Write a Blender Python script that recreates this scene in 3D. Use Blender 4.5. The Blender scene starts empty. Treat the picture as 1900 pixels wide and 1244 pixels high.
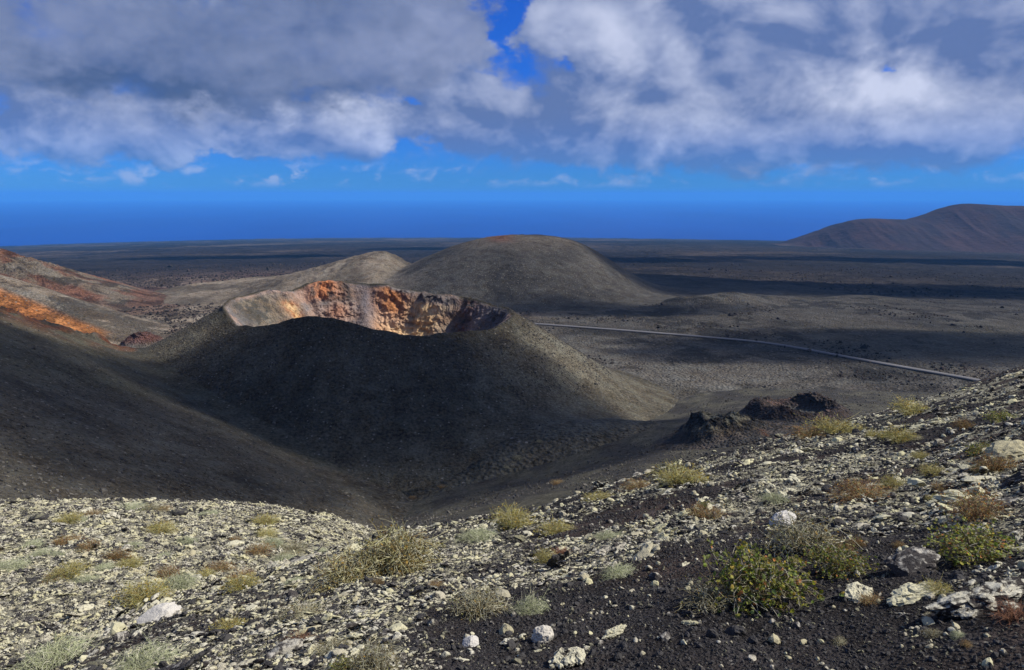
import bpy, bmesh, math, random
import numpy as np
from mathutils import Vector

random.seed(7)
rng = np.random.default_rng(7)
scene = bpy.context.scene
COLL = scene.collection

# ------------------------------------------------------------------ camera
H = 420.0                       # eye height above the sea
F = 1425.0                      # focal length in pixels of the 1900-wide photograph
PITCH = math.atan(260.0 / F)
CP, SP = math.cos(PITCH), math.sin(PITCH)
cam_d = bpy.data.cameras.new('camera')
cam = bpy.data.objects.new('camera', cam_d)
COLL.objects.link(cam)
cam.location = (0, 0, H)
cam.rotation_euler = (math.pi / 2 - PITCH, 0, 0)
cam_d.sensor_width = 36.0
cam_d.lens = F / 1900.0 * 36.0
cam_d.clip_start = 0.05
cam_d.clip_end = 120000.0
scene.camera = cam

# ------------------------------------------------------------------ light and exposure
SUN_AZ = math.radians(94.0)     # clockwise from the view direction (+Y)
SUN_EL = math.radians(45.0)
SUNV = np.array([math.sin(SUN_AZ) * math.cos(SUN_EL), math.cos(SUN_AZ) * math.cos(SUN_EL), math.sin(SUN_EL)])
sun_d = bpy.data.lights.new('sun', 'SUN')
sun_d.energy = 5.0
sun_d.angle = math.radians(0.53)
sun_d.color = (1.0, 0.945, 0.86)
sun = bpy.data.objects.new('sun', sun_d)
COLL.objects.link(sun)
sun.rotation_euler = Vector(SUNV).to_track_quat('Z', 'Y').to_euler()
sun.location = (0, 0, H + 3000)

scene.view_settings.view_transform = 'Standard'
scene.view_settings.look = 'None'
scene.view_settings.exposure = 0.3
scene.view_settings.gamma = 1.0
scene.view_settings.use_curve_mapping = False
scene.render.engine = 'CYCLES'
cy = scene.cycles
cy.use_denoising = True
cy.max_bounces = 5
cy.diffuse_bounces = 2
cy.glossy_bounces = 2
cy.transmission_bounces = 2
cy.volume_bounces = 1
cy.transparent_max_bounces = 24
cy.use_adaptive_sampling = True
cy.adaptive_threshold = 0.015
cy.adaptive_min_samples = 10
cy.sample_clamp_indirect = 4.0


# ------------------------------------------------------------------ node helper
class NT:
    def __init__(self, tree):
        self.t = tree
        self.n = tree.nodes
        self.l = tree.links

    def node(self, kind, **props):
        n = self.n.new(kind)
        for k, v in props.items():
            setattr(n, k, v)
        return n

    def put(self, sock, val):
        if isinstance(val, bpy.types.NodeSocket):
            self.l.new(val, sock)
        elif val is not None:
            if hasattr(sock.default_value, '__len__') and not hasattr(val, '__len__'):
                sock.default_value = [val] * len(sock.default_value)
            elif hasattr(sock.default_value, '__len__') and len(sock.default_value) == 4 and len(val) == 3:
                sock.default_value = (*val, 1.0)
            else:
                sock.default_value = val

    def math(self, op, a, b=None, c=None, clamp=False):
        n = self.node('ShaderNodeMath', operation=op, use_clamp=clamp)
        self.put(n.inputs[0], a)
        if b is not None:
            self.put(n.inputs[1], b)
        if c is not None:
            self.put(n.inputs[2], c)
        return n.outputs[0]

    def vmath(self, op, a, b=None):
        n = self.node('ShaderNodeVectorMath', operation=op)
        self.put(n.inputs[0], a)
        if b is not None:
            self.put(n.inputs[1], b)
        return n.outputs[1] if op in ('LENGTH', 'DOT_PRODUCT') else n.outputs[0]

    def comb(self, x, y, z):
        n = self.node('ShaderNodeCombineXYZ')
        self.put(n.inputs[0], x); self.put(n.inputs[1], y); self.put(n.inputs[2], z)
        return n.outputs[0]

    def sep(self, v):
        n = self.node('ShaderNodeSeparateXYZ')
        self.put(n.inputs[0], v)
        return n.outputs

    def noise(self, vec, scale, detail=4.0, rough=0.55, dist=0.0, lac=2.0):
        n = self.node('ShaderNodeTexNoise')
        n.inputs['Scale'].default_value = scale
        n.inputs['Detail'].default_value = detail
        n.inputs['Roughness'].default_value = rough
        n.inputs['Distortion'].default_value = dist
        n.inputs['Lacunarity'].default_value = lac
        if vec is not None:
            self.put(n.inputs['Vector'], vec)
        return n.outputs[0]

    def voronoi(self, vec, scale, feature='F1', rand=1.0, out='Distance'):
        n = self.node('ShaderNodeTexVoronoi', feature=feature)
        n.inputs['Scale'].default_value = scale
        n.inputs['Randomness'].default_value = rand
        if vec is not None:
            self.put(n.inputs['Vector'], vec)
        return n.outputs[out]

    def step(self, x, lo, hi, a=0.0, b=1.0):
        n = self.node('ShaderNodeMapRange', interpolation_type='SMOOTHSTEP')
        self.put(n.inputs[0], x)
        self.put(n.inputs[1], lo); self.put(n.inputs[2], hi)
        self.put(n.inputs[3], a); self.put(n.inputs[4], b)
        return n.outputs[0]

    def lin(self, x, lo, hi, a=0.0, b=1.0):
        n = self.node('ShaderNodeMapRange', interpolation_type='LINEAR')
        self.put(n.inputs[0], x)
        self.put(n.inputs[1], lo); self.put(n.inputs[2], hi)
        self.put(n.inputs[3], a); self.put(n.inputs[4], b)
        return n.outputs[0]

    def mix(self, fac, a, b, mode='MIX'):
        n = self.node('ShaderNodeMix', data_type='RGBA', blend_type=mode)
        self.put(n.inputs[0], fac)
        self.put(n.inputs[6], a); self.put(n.inputs[7], b)
        return n.outputs[2]


def pix_dir(u, v):
    a = (622.0 - v) / F
    k = CP + SP * a
    return (u - 950.0) / F / k, (CP * a - SP) / k      # x/y and z/y


# ------------------------------------------------------------------ world: sky with broken stratocumulus
def build_world():
    w = bpy.data.worlds.new('World')
    scene.world = w
    w.use_nodes = True
    t = NT(w.node_tree)
    w.node_tree.nodes.clear()
    out = t.node('ShaderNodeOutputWorld')
    bg = t.node('ShaderNodeBackground')
    sky = t.node('ShaderNodeTexSky', sky_type='NISHITA')
    sky.sun_disc = False
    sky.sun_elevation = SUN_EL
    sky.sun_rotation = SUN_AZ
    sky.altitude = 400.0
    sky.air_density = 1.0
    sky.dust_density = 0.0
    sky.ozone_density = 3.0
    co = t.node('ShaderNodeTexCoord').outputs['Generated']
    x, y, z = t.sep(co)
    az = t.math('ARCTAN2', x, y)
    el = t.math('ARCSINE', t.math('MAXIMUM', z, 0.0))

    # deep maritime blue: the clear sky keeps its own gradient, its red and green held back
    blue = t.mix(1.0, sky.outputs[0], (0.12, 0.46, 1.42), 'MULTIPLY')

    def az_el(u, v):
        sx, sz = pix_dir(u, v)
        return math.atan(sx), math.atan(sz / math.hypot(1.0, sx))

    # the layout is blown about by the wind so that no edge is regular
    wn = t.node('ShaderNodeTexNoise')
    wn.inputs['Scale'].default_value = 1.0
    wn.inputs['Detail'].default_value = 5.0
    wn.inputs['Roughness'].default_value = 0.6
    t.put(wn.inputs['Vector'], t.comb(t.math('MULTIPLY', az, 20.0), t.math('MULTIPLY', el, 28.0), 9.4))
    wv = t.node('ShaderNodeVectorMath', operation='MULTIPLY_ADD')
    t.put(wv.inputs[0], wn.outputs['Color'])
    wv.inputs[1].default_value = (0.15, 0.10, 0.0)
    wv.inputs[2].default_value = (-0.075, -0.05, 0.0)
    ae = t.vmath('ADD', t.comb(az, el, 0.0), wv.outputs[0])

    def total(items):
        acc = 0.0
        for (u, v, ru, rv, amp) in items:
            a0, e0 = az_el(u, v)
            n = t.node('ShaderNodeVectorMath', operation='MULTIPLY_ADD')
            t.put(n.inputs[0], ae)
            n.inputs[1].default_value = (F / ru, F / rv, 0)
            n.inputs[2].default_value = (-a0 * F / ru, -e0 * F / rv, 0)
            q = t.vmath('DOT_PRODUCT', n.outputs[0], n.outputs[0])
            acc = t.math('MULTIPLY_ADD', t.math('POWER', 0.3679, q), amp, acc)
        return acc

    # --- cloud fields
    # drifting warp so that the puffs are not aligned with anything
    def vec(ka, ke, oa=0.0, oe=0.0, sz=0.0):
        return t.comb(t.math('MULTIPLY', t.math('ADD', az, oa), ka), t.math('MULTIPLY', t.math('ADD', el, oe), ke), sz)

    # cumulus layer ---------------------------------------------------
    n_a = t.noise(vec(8.5, 12, 0.3), 1.0, 9.0, 0.54, 0.25)
    n_b = t.noise(vec(8.5, 12, 0.321, 0.016), 1.0, 5.0, 0.54, 0.25)
    cum_bias = total([
        (370, 215, 110, 55, .22), (600, 235, 150, 70, .26), (830, 225, 100, 60, .22),
        (80, 262, 190, 30, .28), (400, 278, 150, 22, .24), (980, 260, 190, 60, .28), (1190, 290, 90, 50, .24),
        (1330, 215, 150, 85, .24), (1700, 190, 240, 120, .34), (1500, 285, 330, 36, .28),
        (1240, 50, 260, 110, .36),
        (765, 262, 46, 30, -.30), (575, 174, 60, 14, -.30), (770, 190, 40, 16, -.26), (935, 60, 42, 70, -.40), (885, 8, 34, 18, -.22), (1035, 110, 34, 24, -.26),
        (1655, 118, 26, 20, -.30)])
    el_w = t.math('MULTIPLY_ADD', t.math('SUBTRACT', n_b, 0.5), 0.07, el)
    deck = t.step(el_w, 0.026, 0.075, -0.24, 0.13)
    fine = t.noise(vec(30, 40, 0, 0, 3.1), 1.0, 6.0, 0.55, 0.25)
    f_cum = t.math('ADD', t.math('ADD', n_a, cum_bias), deck)
    f_cum = t.math('MULTIPLY_ADD', t.math('SUBTRACT', fine, 0.5), 0.30, f_cum)
    d_cum = t.step(f_cum, 0.41, 0.70)
    # lit from the sun's side: where the field thins towards the sun the flank is bright
    relief = t.math('MULTIPLY', t.math('SUBTRACT', n_a, n_b), 2.0)
    lit_bias = total([(680, 215, 50, 56, .52), (490, 222, 36, 18, .30), (1620, 165, 80, 50, .70), (1215, 290, 36, 26, .40), (110, 260, 130, 18, .26),
                      (1130, 40, 150, 90, .50), (1320, 205, 120, 46, .34), (1730, 220, 160, 60, .26), (380, 200, 60, 36, .30), (1750, 302, 300, 24, -.26),
                      (1000, 190, 110, 80, -.14), (835, 200, 46, 36, .28), (440, 284, 130, 14, .28)])
    L = t.math('ADD', t.math('ADD', 0.12, relief), lit_bias)
    L = t.math('ADD', L, t.math('MULTIPLY', t.math('SUBTRACT', fine, 0.5), 0.34), clamp=True)
    c_cum = t.mix(L, (1.5, 2.3, 4.7), (7.5, 8.1, 10.2))

    # grey deck, higher and nearer ------------------------------------
    g_a = t.noise(vec(5.0, 9.0, 0, 0, 21.3), 1.0, 5.0, 0.5, 0.2)
    g_bias = total([(200, 100, 460, 85, .52), (640, 50, 260, 95, .46), (850, 40, 80, 80, .16), (932, 70, 56, 90, -.42), (1200, 120, 240, 150, -.16)])
    g_deck = t.step(el, 0.10, 0.26, -0.26, 0.04)
    f_g = t.math('ADD', t.math('ADD', g_a, g_bias), g_deck)
    d_g = t.step(f_g, 0.40, 0.78)
    g_lit = total([(50, 50, 110, 60, .22), (640, 100, 200, 50, .18), (830, 60, 80, 70, .36), (230, 185, 230, 45, -.42)])
    GL = t.math('ADD', t.math('ADD', t.math('MULTIPLY', fine, 0.50), g_lit), t.math('MULTIPLY_ADD', n_b, 1.1, -0.50), clamp=True)
    c_g = t.mix(GL, (0.80, 1.40, 3.1), (4.0, 4.7, 7.2))

    # small far puffs in the clear band ---------------------------------
    p_a = t.noise(vec(24, 44, 0.05, 0, 40.0), 1.0, 6.0, 0.56, 0.3)
    band = t.math('MULTIPLY', t.step(el, 0.006, 0.018), t.step(el, 0.046, 0.028))
    p_bias = total([(265, 315, 40, 20, .12), (512, 331, 18, 10, .24), (135, 325, 30, 18, .12), (385, 325, 30, 14, .12)])
    d_p = t.math('MULTIPLY', t.step(t.math('ADD', p_a, p_bias), 0.50, 0.74), t.math('MULTIPLY', band, 0.6))

    col = t.mix(d_p, blue, (5.4, 6.4, 9.4))
    veil = t.step(el, 0.02, 0.11, 0.55, 0.95)
    col = t.mix(t.math('MULTIPLY', d_cum, veil), col, c_cum)
    col = t.mix(t.math('MULTIPLY', d_g, 0.92), col, c_g)
    t.l.new(col, bg.inputs[0])
    bg.inputs[1].default_value = 0.069
    t.l.new(bg.outputs[0], out.inputs[0])
    w.cycles.sampling_method = 'NONE'


build_world()

# ------------------------------------------------------------------ numpy noise
_P = rng.permutation(256)
_P = np.concatenate([_P, _P, _P])
_V = rng.random(256) * 2 - 1


def vnoise(x, y, z=0.0):
    x, y, z = np.broadcast_arrays(np.asarray(x, float), np.asarray(y, float), np.asarray(z, float))
    xi, yi, zi = np.floor(x), np.floor(y), np.floor(z)
    fx, fy, fz = x - xi, y - yi, z - zi
    X, Y, Z = xi.astype(np.int64) & 255, yi.astype(np.int64) & 255, zi.astype(np.int64) & 255
    fx = fx * fx * fx * (fx * (fx * 6 - 15) + 10)
    fy = fy * fy * fy * (fy * (fy * 6 - 15) + 10)
    fz = fz * fz * fz * (fz * (fz * 6 - 15) + 10)

    def h(a, b, c):
        return _V[_P[_P[_P[a & 255] + (b & 255)] + (c & 255)]]
    x0 = h(X, Y, Z) * (1 - fx) + h(X + 1, Y, Z) * fx
    x1 = h(X, Y + 1, Z) * (1 - fx) + h(X + 1, Y + 1, Z) * fx
    r0 = x0 * (1 - fy) + x1 * fy
    if not np.any(fz):
        return r0
    x0 = h(X, Y, Z + 1) * (1 - fx) + h(X + 1, Y, Z + 1) * fx
    x1 = h(X, Y + 1, Z + 1) * (1 - fx) + h(X + 1, Y + 1, Z + 1) * fx
    r1 = x0 * (1 - fy) + x1 * fy
    return r0 * (1 - fz) + r1 * fz


def fbm(x, y, z=0.0, octs=5, gain=0.5, ridged=False):
    a, s, tot = 1.0, 0.0, 0.0
    for i in range(octs):
        k = 2.03 ** i
        n = vnoise(x * k + 17.3 * i, y * k - 9.1 * i, z * k + 4.7 * i if np.any(z) else z)
        if ridged:
            n = 1 - 2 * np.abs(n)
        s = s + a * n
        tot += a
        a *= gain
    return s / tot


def sstep(x, a, b):
    t = np.clip((x - a) / (b - a), 0, 1)
    return t * t * (3 - 2 * t)


def smax(a, b, k):
    h = np.clip(0.5 + 0.5 * (a - b) / k, 0, 1)
    return b * (1 - h) + a * h + k * h * (1 - h)


def smin(a, b, k):
    return -smax(-a, -b, k)


def mixc(a, b, f):
    f = np.asarray(f)[..., None]
    return np.asarray(a) * (1 - f) + np.asarray(b) * f


def gauss(x, c, w):
    return np.exp(-((x - c) / w) ** 2)


# ------------------------------------------------------------------ mesh helpers
def raw_mesh(name, verts, faces, col=None, smooth=True):
    """faces: (n,3) or (n,4) int array"""
    me = bpy.data.meshes.new(name)
    verts = np.asarray(verts, np.float32)
    faces = np.asarray(faces, np.int32)
    k = faces.shape[1]
    me.vertices.add(len(verts))
    me.vertices.foreach_set('co', verts.ravel())
    me.loops.add(faces.size)
    me.loops.foreach_set('vertex_index', faces.ravel())
    me.polygons.add(len(faces))
    me.polygons.foreach_set('loop_start', np.arange(0, faces.size, k, dtype=np.int32))
    me.polygons.foreach_set('use_smooth', np.full(len(faces), smooth))
    if col is not None:
        at = me.attributes.new('Col', 'FLOAT_COLOR', 'POINT')
        c4 = np.ones((len(verts), 4), np.float32)
        c4[:, :3] = col
        at.data.foreach_set('color', c4.ravel())
    me.update(calc_edges=True)
    return me


def grid_mesh(name, X, Y, Z, col=None, closed=False):
    n, m = X.shape
    V = np.stack([X, Y, Z + H], -1).reshape(-1, 3)
    idx = np.arange(n * m).reshape(n, m)
    if closed:                                  # wraps round in the second direction
        j2 = np.roll(np.arange(m), -1)
        a, b, c, d = idx[:-1, :], idx[:-1, j2], idx[1:, j2], idx[1:, :]
    else:
        a, b, c, d = idx[:-1, :-1], idx[:-1, 1:], idx[1:, 1:], idx[1:, :-1]
    Fc = np.stack([a, b, c, d], -1).reshape(-1, 4)
    e1 = V[Fc[0, 1]] - V[Fc[0, 0]]
    e2 = V[Fc[0, 3]] - V[Fc[0, 0]]
    if np.cross(e1, e2)[2] < 0:
        Fc = Fc[:, ::-1]
    return raw_mesh(name, V, Fc, None if col is None else col.reshape(-1, 3))


def add_obj(name, me, mat=None, parent=None):
    o = bpy.data.objects.new(name, me)
    COLL.objects.link(o)
    if mat is not None and me is not None:
        if not me.materials:
            me.materials.append(mat)
    if parent is not None:
        o.parent = parent
    return o


def tag(o, label=None, cat=None, group=None, kind=None):
    if label: o['label'] = label
    if cat: o['category'] = cat
    if group: o['group'] = group
    if kind: o['kind'] = kind
    return o


# ------------------------------------------------------------------ ground materials
def ground_mat(name, grain, bump, contrast=0.35, speck=0.0, speck_col=(0.25, 0.23, 0.2), rough=0.95, pebble=0.0, clump=0.0):
    """colour from the geology stored on the mesh, broken up by grain of the given sizes (1/m)"""
    m = bpy.data.materials.new(name)
    m.use_nodes = True
    t = NT(m.node_tree)
    bs = m.node_tree.nodes['Principled BSDF']
    at = t.node('ShaderNodeAttribute', attribute_name='Col')
    pos = t.node('ShaderNodeNewGeometry').outputs['Position']
    n0 = t.noise(pos, grain, 6.0, 0.62)
    n1 = t.noise(pos, grain * 0.13, 5.0, 0.55)
    n2 = t.noise(pos, grain * 0.021, 4.0, 0.5)
    f = t.math('ADD', t.lin(n0, 0.28, 0.72, 1 - contrast, 1 + contrast), t.lin(n1, 0.3, 0.7, -contrast * 0.5, contrast * 0.5))
    f = t.math('ADD', f, t.lin(n2, 0.3, 0.7, -contrast * 0.35, contrast * 0.35))
    f = t.math('MAXIMUM', f, 0.12)
    col = t.mix(1.0, at.outputs['Color'], t.comb(f, f, f), 'MULTIPLY')
    hue = t.mix(t.lin(n1, 0.35, 0.65), (1.06, 0.99, 0.92), (0.95, 1.0, 1.03))
    col = t.mix(1.0, col, hue, 'MULTIPLY')
    if clump:
        # broken lava: black clinker showing through the ash, in ragged clumps
        q = t.vmath('MULTIPLY', pos, (1.0, 0.6, 1.0))
        ca = t.noise(q, 0.045, 9.0, 0.66, 0.6)
        cb = t.noise(q, 0.0065, 4.0, 0.5, 0.3)
        cm = t.step(t.math('ADD', ca, t.lin(cb, 0.3, 0.7, -0.16, 0.16)), 0.50, 0.60)
        k = t.lin(cm, 0, 1, 1.0, 1 - clump)
        col = t.mix(1.0, col, t.comb(k, k, k), 'MULTIPLY')
    if speck:
        vo = t.voronoi(pos, grain * 0.8)
        vc = t.node('ShaderNodeTexVoronoi')
        vc.inputs['Scale'].default_value = grain * 0.8
        t.l.new(pos, vc.inputs['Vector'])
        pick = t.math('GREATER_THAN', t.sep(vc.outputs['Color'])[0], 1 - speck)
        near = t.math('LESS_THAN', vo, 0.26)
        col = t.mix(t.math('MULTIPLY', pick, near), col, speck_col)
    t.l.new(col, bs.inputs['Base Color'])
    bs.inputs['Roughness'].default_value = rough
    bs.inputs['Specular IOR Level'].default_value = 0.15
    hgt = t.math('ADD', t.math('MULTIPLY', n0, 1.0), t.math('MULTIPLY', n1, 3.0))
    if pebble:
        v2 = t.voronoi(pos, grain * 1.4)
        hgt = t.math('SUBTRACT', hgt, t.math('MULTIPLY', v2, pebble))
    b = t.node('ShaderNodeBump')
    b.inputs['Strength'].default_value = 1.0
    b.inputs['Distance'].default_value = bump
    t.l.new(hgt, b.inputs['Height'])
    t.l.new(b.outputs[0], bs.inputs['Normal'])
    return m


MAT_PLAIN = ground_mat('plain_ash_and_lava', 0.55, 1.4, 0.62, 0.07, (0.18, 0.165, 0.145), pebble=0.8, clump=0.6)
MAT_CONE = ground_mat('cone_ash', 1.0, 0.8, 0.72, 0.12, (0.19, 0.175, 0.145), pebble=0.35)
MAT_FAR = ground_mat('far_lava', 0.06, 7.0, 0.45)
MAT_MOUNT = ground_mat('mountain_cinder', 0.05, 5.0, 0.28)
MAT_CRATER = ground_mat('crater_rock', 1.3, 0.35, 0.34, pebble=0.6)
MAT_CRAG = ground_mat('crag', 0.9, 0.8, 0.5, pebble=1.2)


# ------------------------------------------------------------------ height functions (z relative to the eye)
_D = np.array([0, 250, 400, 600, 800, 1000, 1500, 2000, 3000, 4000, 6000, 7600, 8200, 9500.])
_Z = np.array([-83, -83, -84, -88, -96, -107, -131, -155, -200, -243, -336, -414, -424, -450.])


def h_plain(x, y, detail=True):
    r = np.hypot(x, y)
    d = r * (1 + 0.05 * vnoise(x / 2600 + 5, y / 2600 + 3) * sstep(r, 1500, 6000))
    z = np.interp(d, _D, _Z)
    far = sstep(r, 500, 1500)
    z = z + 1.6 * fbm(x / 90, y / 90, octs=4) * sstep(r, 150, 500) * (0.6 + far)
    if detail:
        lava = sstep(vnoise(x / 520 + 3.1, y / 420 + 8.7) + 0.25 * vnoise(x / 110, y / 90), -0.25, 0.25) * sstep(r, 620, 900)
        lava = np.maximum(lava, sstep(r, 1300, 1800))
        z = z + lava * (2.6 * fbm(x / 26, y / 26, octs=5, gain=0.6, ridged=True) + 3.0 * fbm(x / 140 + 7, y / 140, octs=3)) * (0.5 + 0.5 * far)
        z = z + 0.25 * fbm(x / 7, y / 7, octs=4, gain=0.6) * (1 - far)
    # low cinder humps on the plain beyond the road
    for (hx, hy, hz, hr) in ((150, 640, 6.5, 20), (186, 655, 7.5, 22), (176, 610, 5.0, 26), (210, 690, 5, 30), (330, 700, 4, 30)):
        q = np.hypot((x - hx) / hr, (y - hy) / (hr * 1.3))
        z = z + hz * np.exp(-q ** 2) - 0.65 * hz * np.exp(-(q / 0.34) ** 2)
    z = np.where(d > 7600, z - 60 * sstep(d, 7600, 8600), z)
    return z


# left ash hill: a long face falling to the valley, with a crest behind
def h_left(x, y):
    face = -36 - 0.457 * (x + 61.25) - 0.313 * (y - 87.5)
    back = -32.5 + 0.30 * (x + 169) - 0.574 * (y - 250)
    z = smin(face, back, 9.0)
    z = z + 1.1 * fbm(x / 46 + 2, y / 46, octs=3)
    # rusty rock ledges on the crest
    crest = np.exp(-((face - back) / 9.0) ** 2) * sstep(-x, 118, 150)
    z = z + crest * (4.0 * np.maximum(fbm(x / 9, y / 9, octs=4, ridged=True), -0.2) + 1.2)
    return z


def h_mound2(x, y):
    q = np.hypot((x - 30) / 62.0, (y - 232) / 30.0)
    return -84.5 + 14.0 * np.exp(-q ** 2.0) + 0.5 * fbm(x / 14, y / 14, octs=3) - 900 * sstep(q, 1.6, 5.0)


XC, YC, RX, RY = -57.0, 310.0, 58.0, 42.0
_RIM = [(0, 582), (15, 573), (30, 567), (45, 556), (60, 547), (68, 545), (75, 541), (83, 537), (90, 528), (105, 526), (112, 521), (120, 520), (128, 527), (135, 540), (140, 542), (150, 538), (165, 548), (180, 556),
        (195, 574), (205, 592), (215, 602), (228, 606), (240, 603), (248, 592), (255, 587), (262, 588), (270, 600), (278, 611), (285, 618), (292, 624), (297, 624), (302, 618), (315, 614), (330, 610), (345, 592), (360, 582)]
_RPH = np.array([p for p, _ in _RIM], float)
_RZ = np.array([pix_dir(0, v)[1] * (YC + RY * math.sin(math.radians(p))) for p, v in _RIM])


def rim_z(phi_deg):
    return np.interp(np.mod(phi_deg, 360.0), _RPH, _RZ)


def cone_out(x, y):
    """outer flank of the crater hill"""
    ex, ey = (x - XC) / RX, (y - YC) / RY
    rho = np.hypot(ex, ey)
    ph = np.degrees(np.arctan2(ey, ex))
    d = np.maximum(rho - 1, 0) * np.hypot(RX * np.cos(np.radians(ph)), RY * np.sin(np.radians(ph)))
    n = rim_z(ph) * np.exp(-d / 18) + (-45.8) * (1 - np.exp(-d / 18))
    front = gauss(((ph - 275 + 180) % 360) - 180, 0, 60)
    leftw = gauss(((ph - 190 + 180) % 360) - 180, 0, 38)
    slope = 0.66 - 0.02 * front - 0.21 * leftw
    return n - slope * d - 0.9 * np.minimum(d, 3) * 0.2


def h_base(x, y):
    """everything that is not the near slope: for the valley floor and for setting things down"""
    z = h_plain(x, y)
    z = smax(z, h_mound2(x, y), 3.0)
    return z


# near hill that carries the camera
_CU = np.array([-600, -100, 100, 300, 500, 640, 800, 1000, 1240, 1500, 1700, 1900, 2300, 2700.])
_CV = np.array([1400, 1265, 1190, 1120, 1062, 1020, 985, 950, 872, 804, 744, 674, 560, 470.])
_CY = np.array([8, 9.5, 10, 11, 12.5, 14, 15.5, 18, 24, 32, 45, 60, 70, 80.])
_CSZ = np.array([pix_dir(u, v)[1] for u, v in zip(_CU, _CV)])
_CTH = np.array([math.atan((u - 950) / F / 0.955) for u in _CU])
_MU = np.array([-600, 0, 200, 400, 500, 600, 700, 800, 950, 2700.])
_MV = np.array([930, 926, 923, 930, 940, 957, 990, 1040, 1150, 1600.])
_MSZ = np.array([pix_dir(u, v)[1] for u, v in zip(_MU, _MV)])
_MTH = np.array([math.atan((u - 950) / F / 0.955) for u in _MU])
EYE = 1.7


def h_near(x, y, detail=True):
    r = np.hypot(x, y) + 1e-6
    th = np.clip(np.arctan2(x, y), -0.95, 0.95)
    yy = r * np.cos(th)
    szc = np.interp(th, _CTH, _CSZ)
    yc = np.interp(th, _CTH, _CY)
    near = -EYE + (szc + 2 * EYE / yc) * yy - EYE / yc ** 2 * yy ** 2
    ms = np.interp(th, _MTH, _MSZ)
    mound = ms * yy - 0.0055 * (yy - 45) ** 2
    low = smin(-60 + 0.27 * (x - 46) - 0.25 * (y - 180), -14 + 0 * x, 8.0)
    low = smin(low, -50 - 0.16 * (y - 130), 6.0)
    low = low + 4.5 * gauss(np.hypot((x + 26) / 60, (y - 120) / 45), 0, 1.0)
    z = smax(near, mound, 0.8)
    z = smax(z, low, 3.0)
    if detail:
        near_f = 1 - sstep(r, 30, 120)
        z = z + 0.16 * fbm(x / 3.1, y / 3.1, octs=4) * sstep(r, 3, 8) * (0.4 + near_f)
        z = z + 0.05 * fbm(x / 0.55 + 9, y / 0.55, octs=4, gain=0.55) * near_f
        z = z + 0.9 * fbm(x / 24, y / 24, octs=4) * sstep(r, 35, 90)
    return z


def hit(u, v, hfun, y0=2.0, y1=1200.0, n=4000):
    """where the sight line through a photo pixel meets the ground"""
    sx, sz = pix_dir(u, v)
    ys = np.geomspace(y0, y1, n)
    z = hfun(ys * sx, ys)
    below = (ys * sz) < z
    i = int(np.argmax(below)) if below.any() else n - 1
    yv = ys[max(i - 1, 0)] * 0.5 + ys[i] * 0.5
    return np.array([yv * sx, yv, float(hfun(np.array([yv * sx]), np.array([yv]))[0])])


# ------------------------------------------------------------------ geology colours
ASH = np.array((0.080, 0.073, 0.062))
ASH_DARK = np.array((0.038, 0.035, 0.031))
ASH_OLIVE = np.array((0.080, 0.075, 0.056))
TAN = np.array((0.20, 0.165, 0.125))
LAVA = np.array((0.035, 0.033, 0.036))
BROWN = np.array((0.115, 0.075, 0.055))
RUST = np.array((0.22, 0.075, 0.035))
ORANGE = np.array((0.46, 0.19, 0.065))
PALE = np.array((0.30, 0.265, 0.205))


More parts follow.
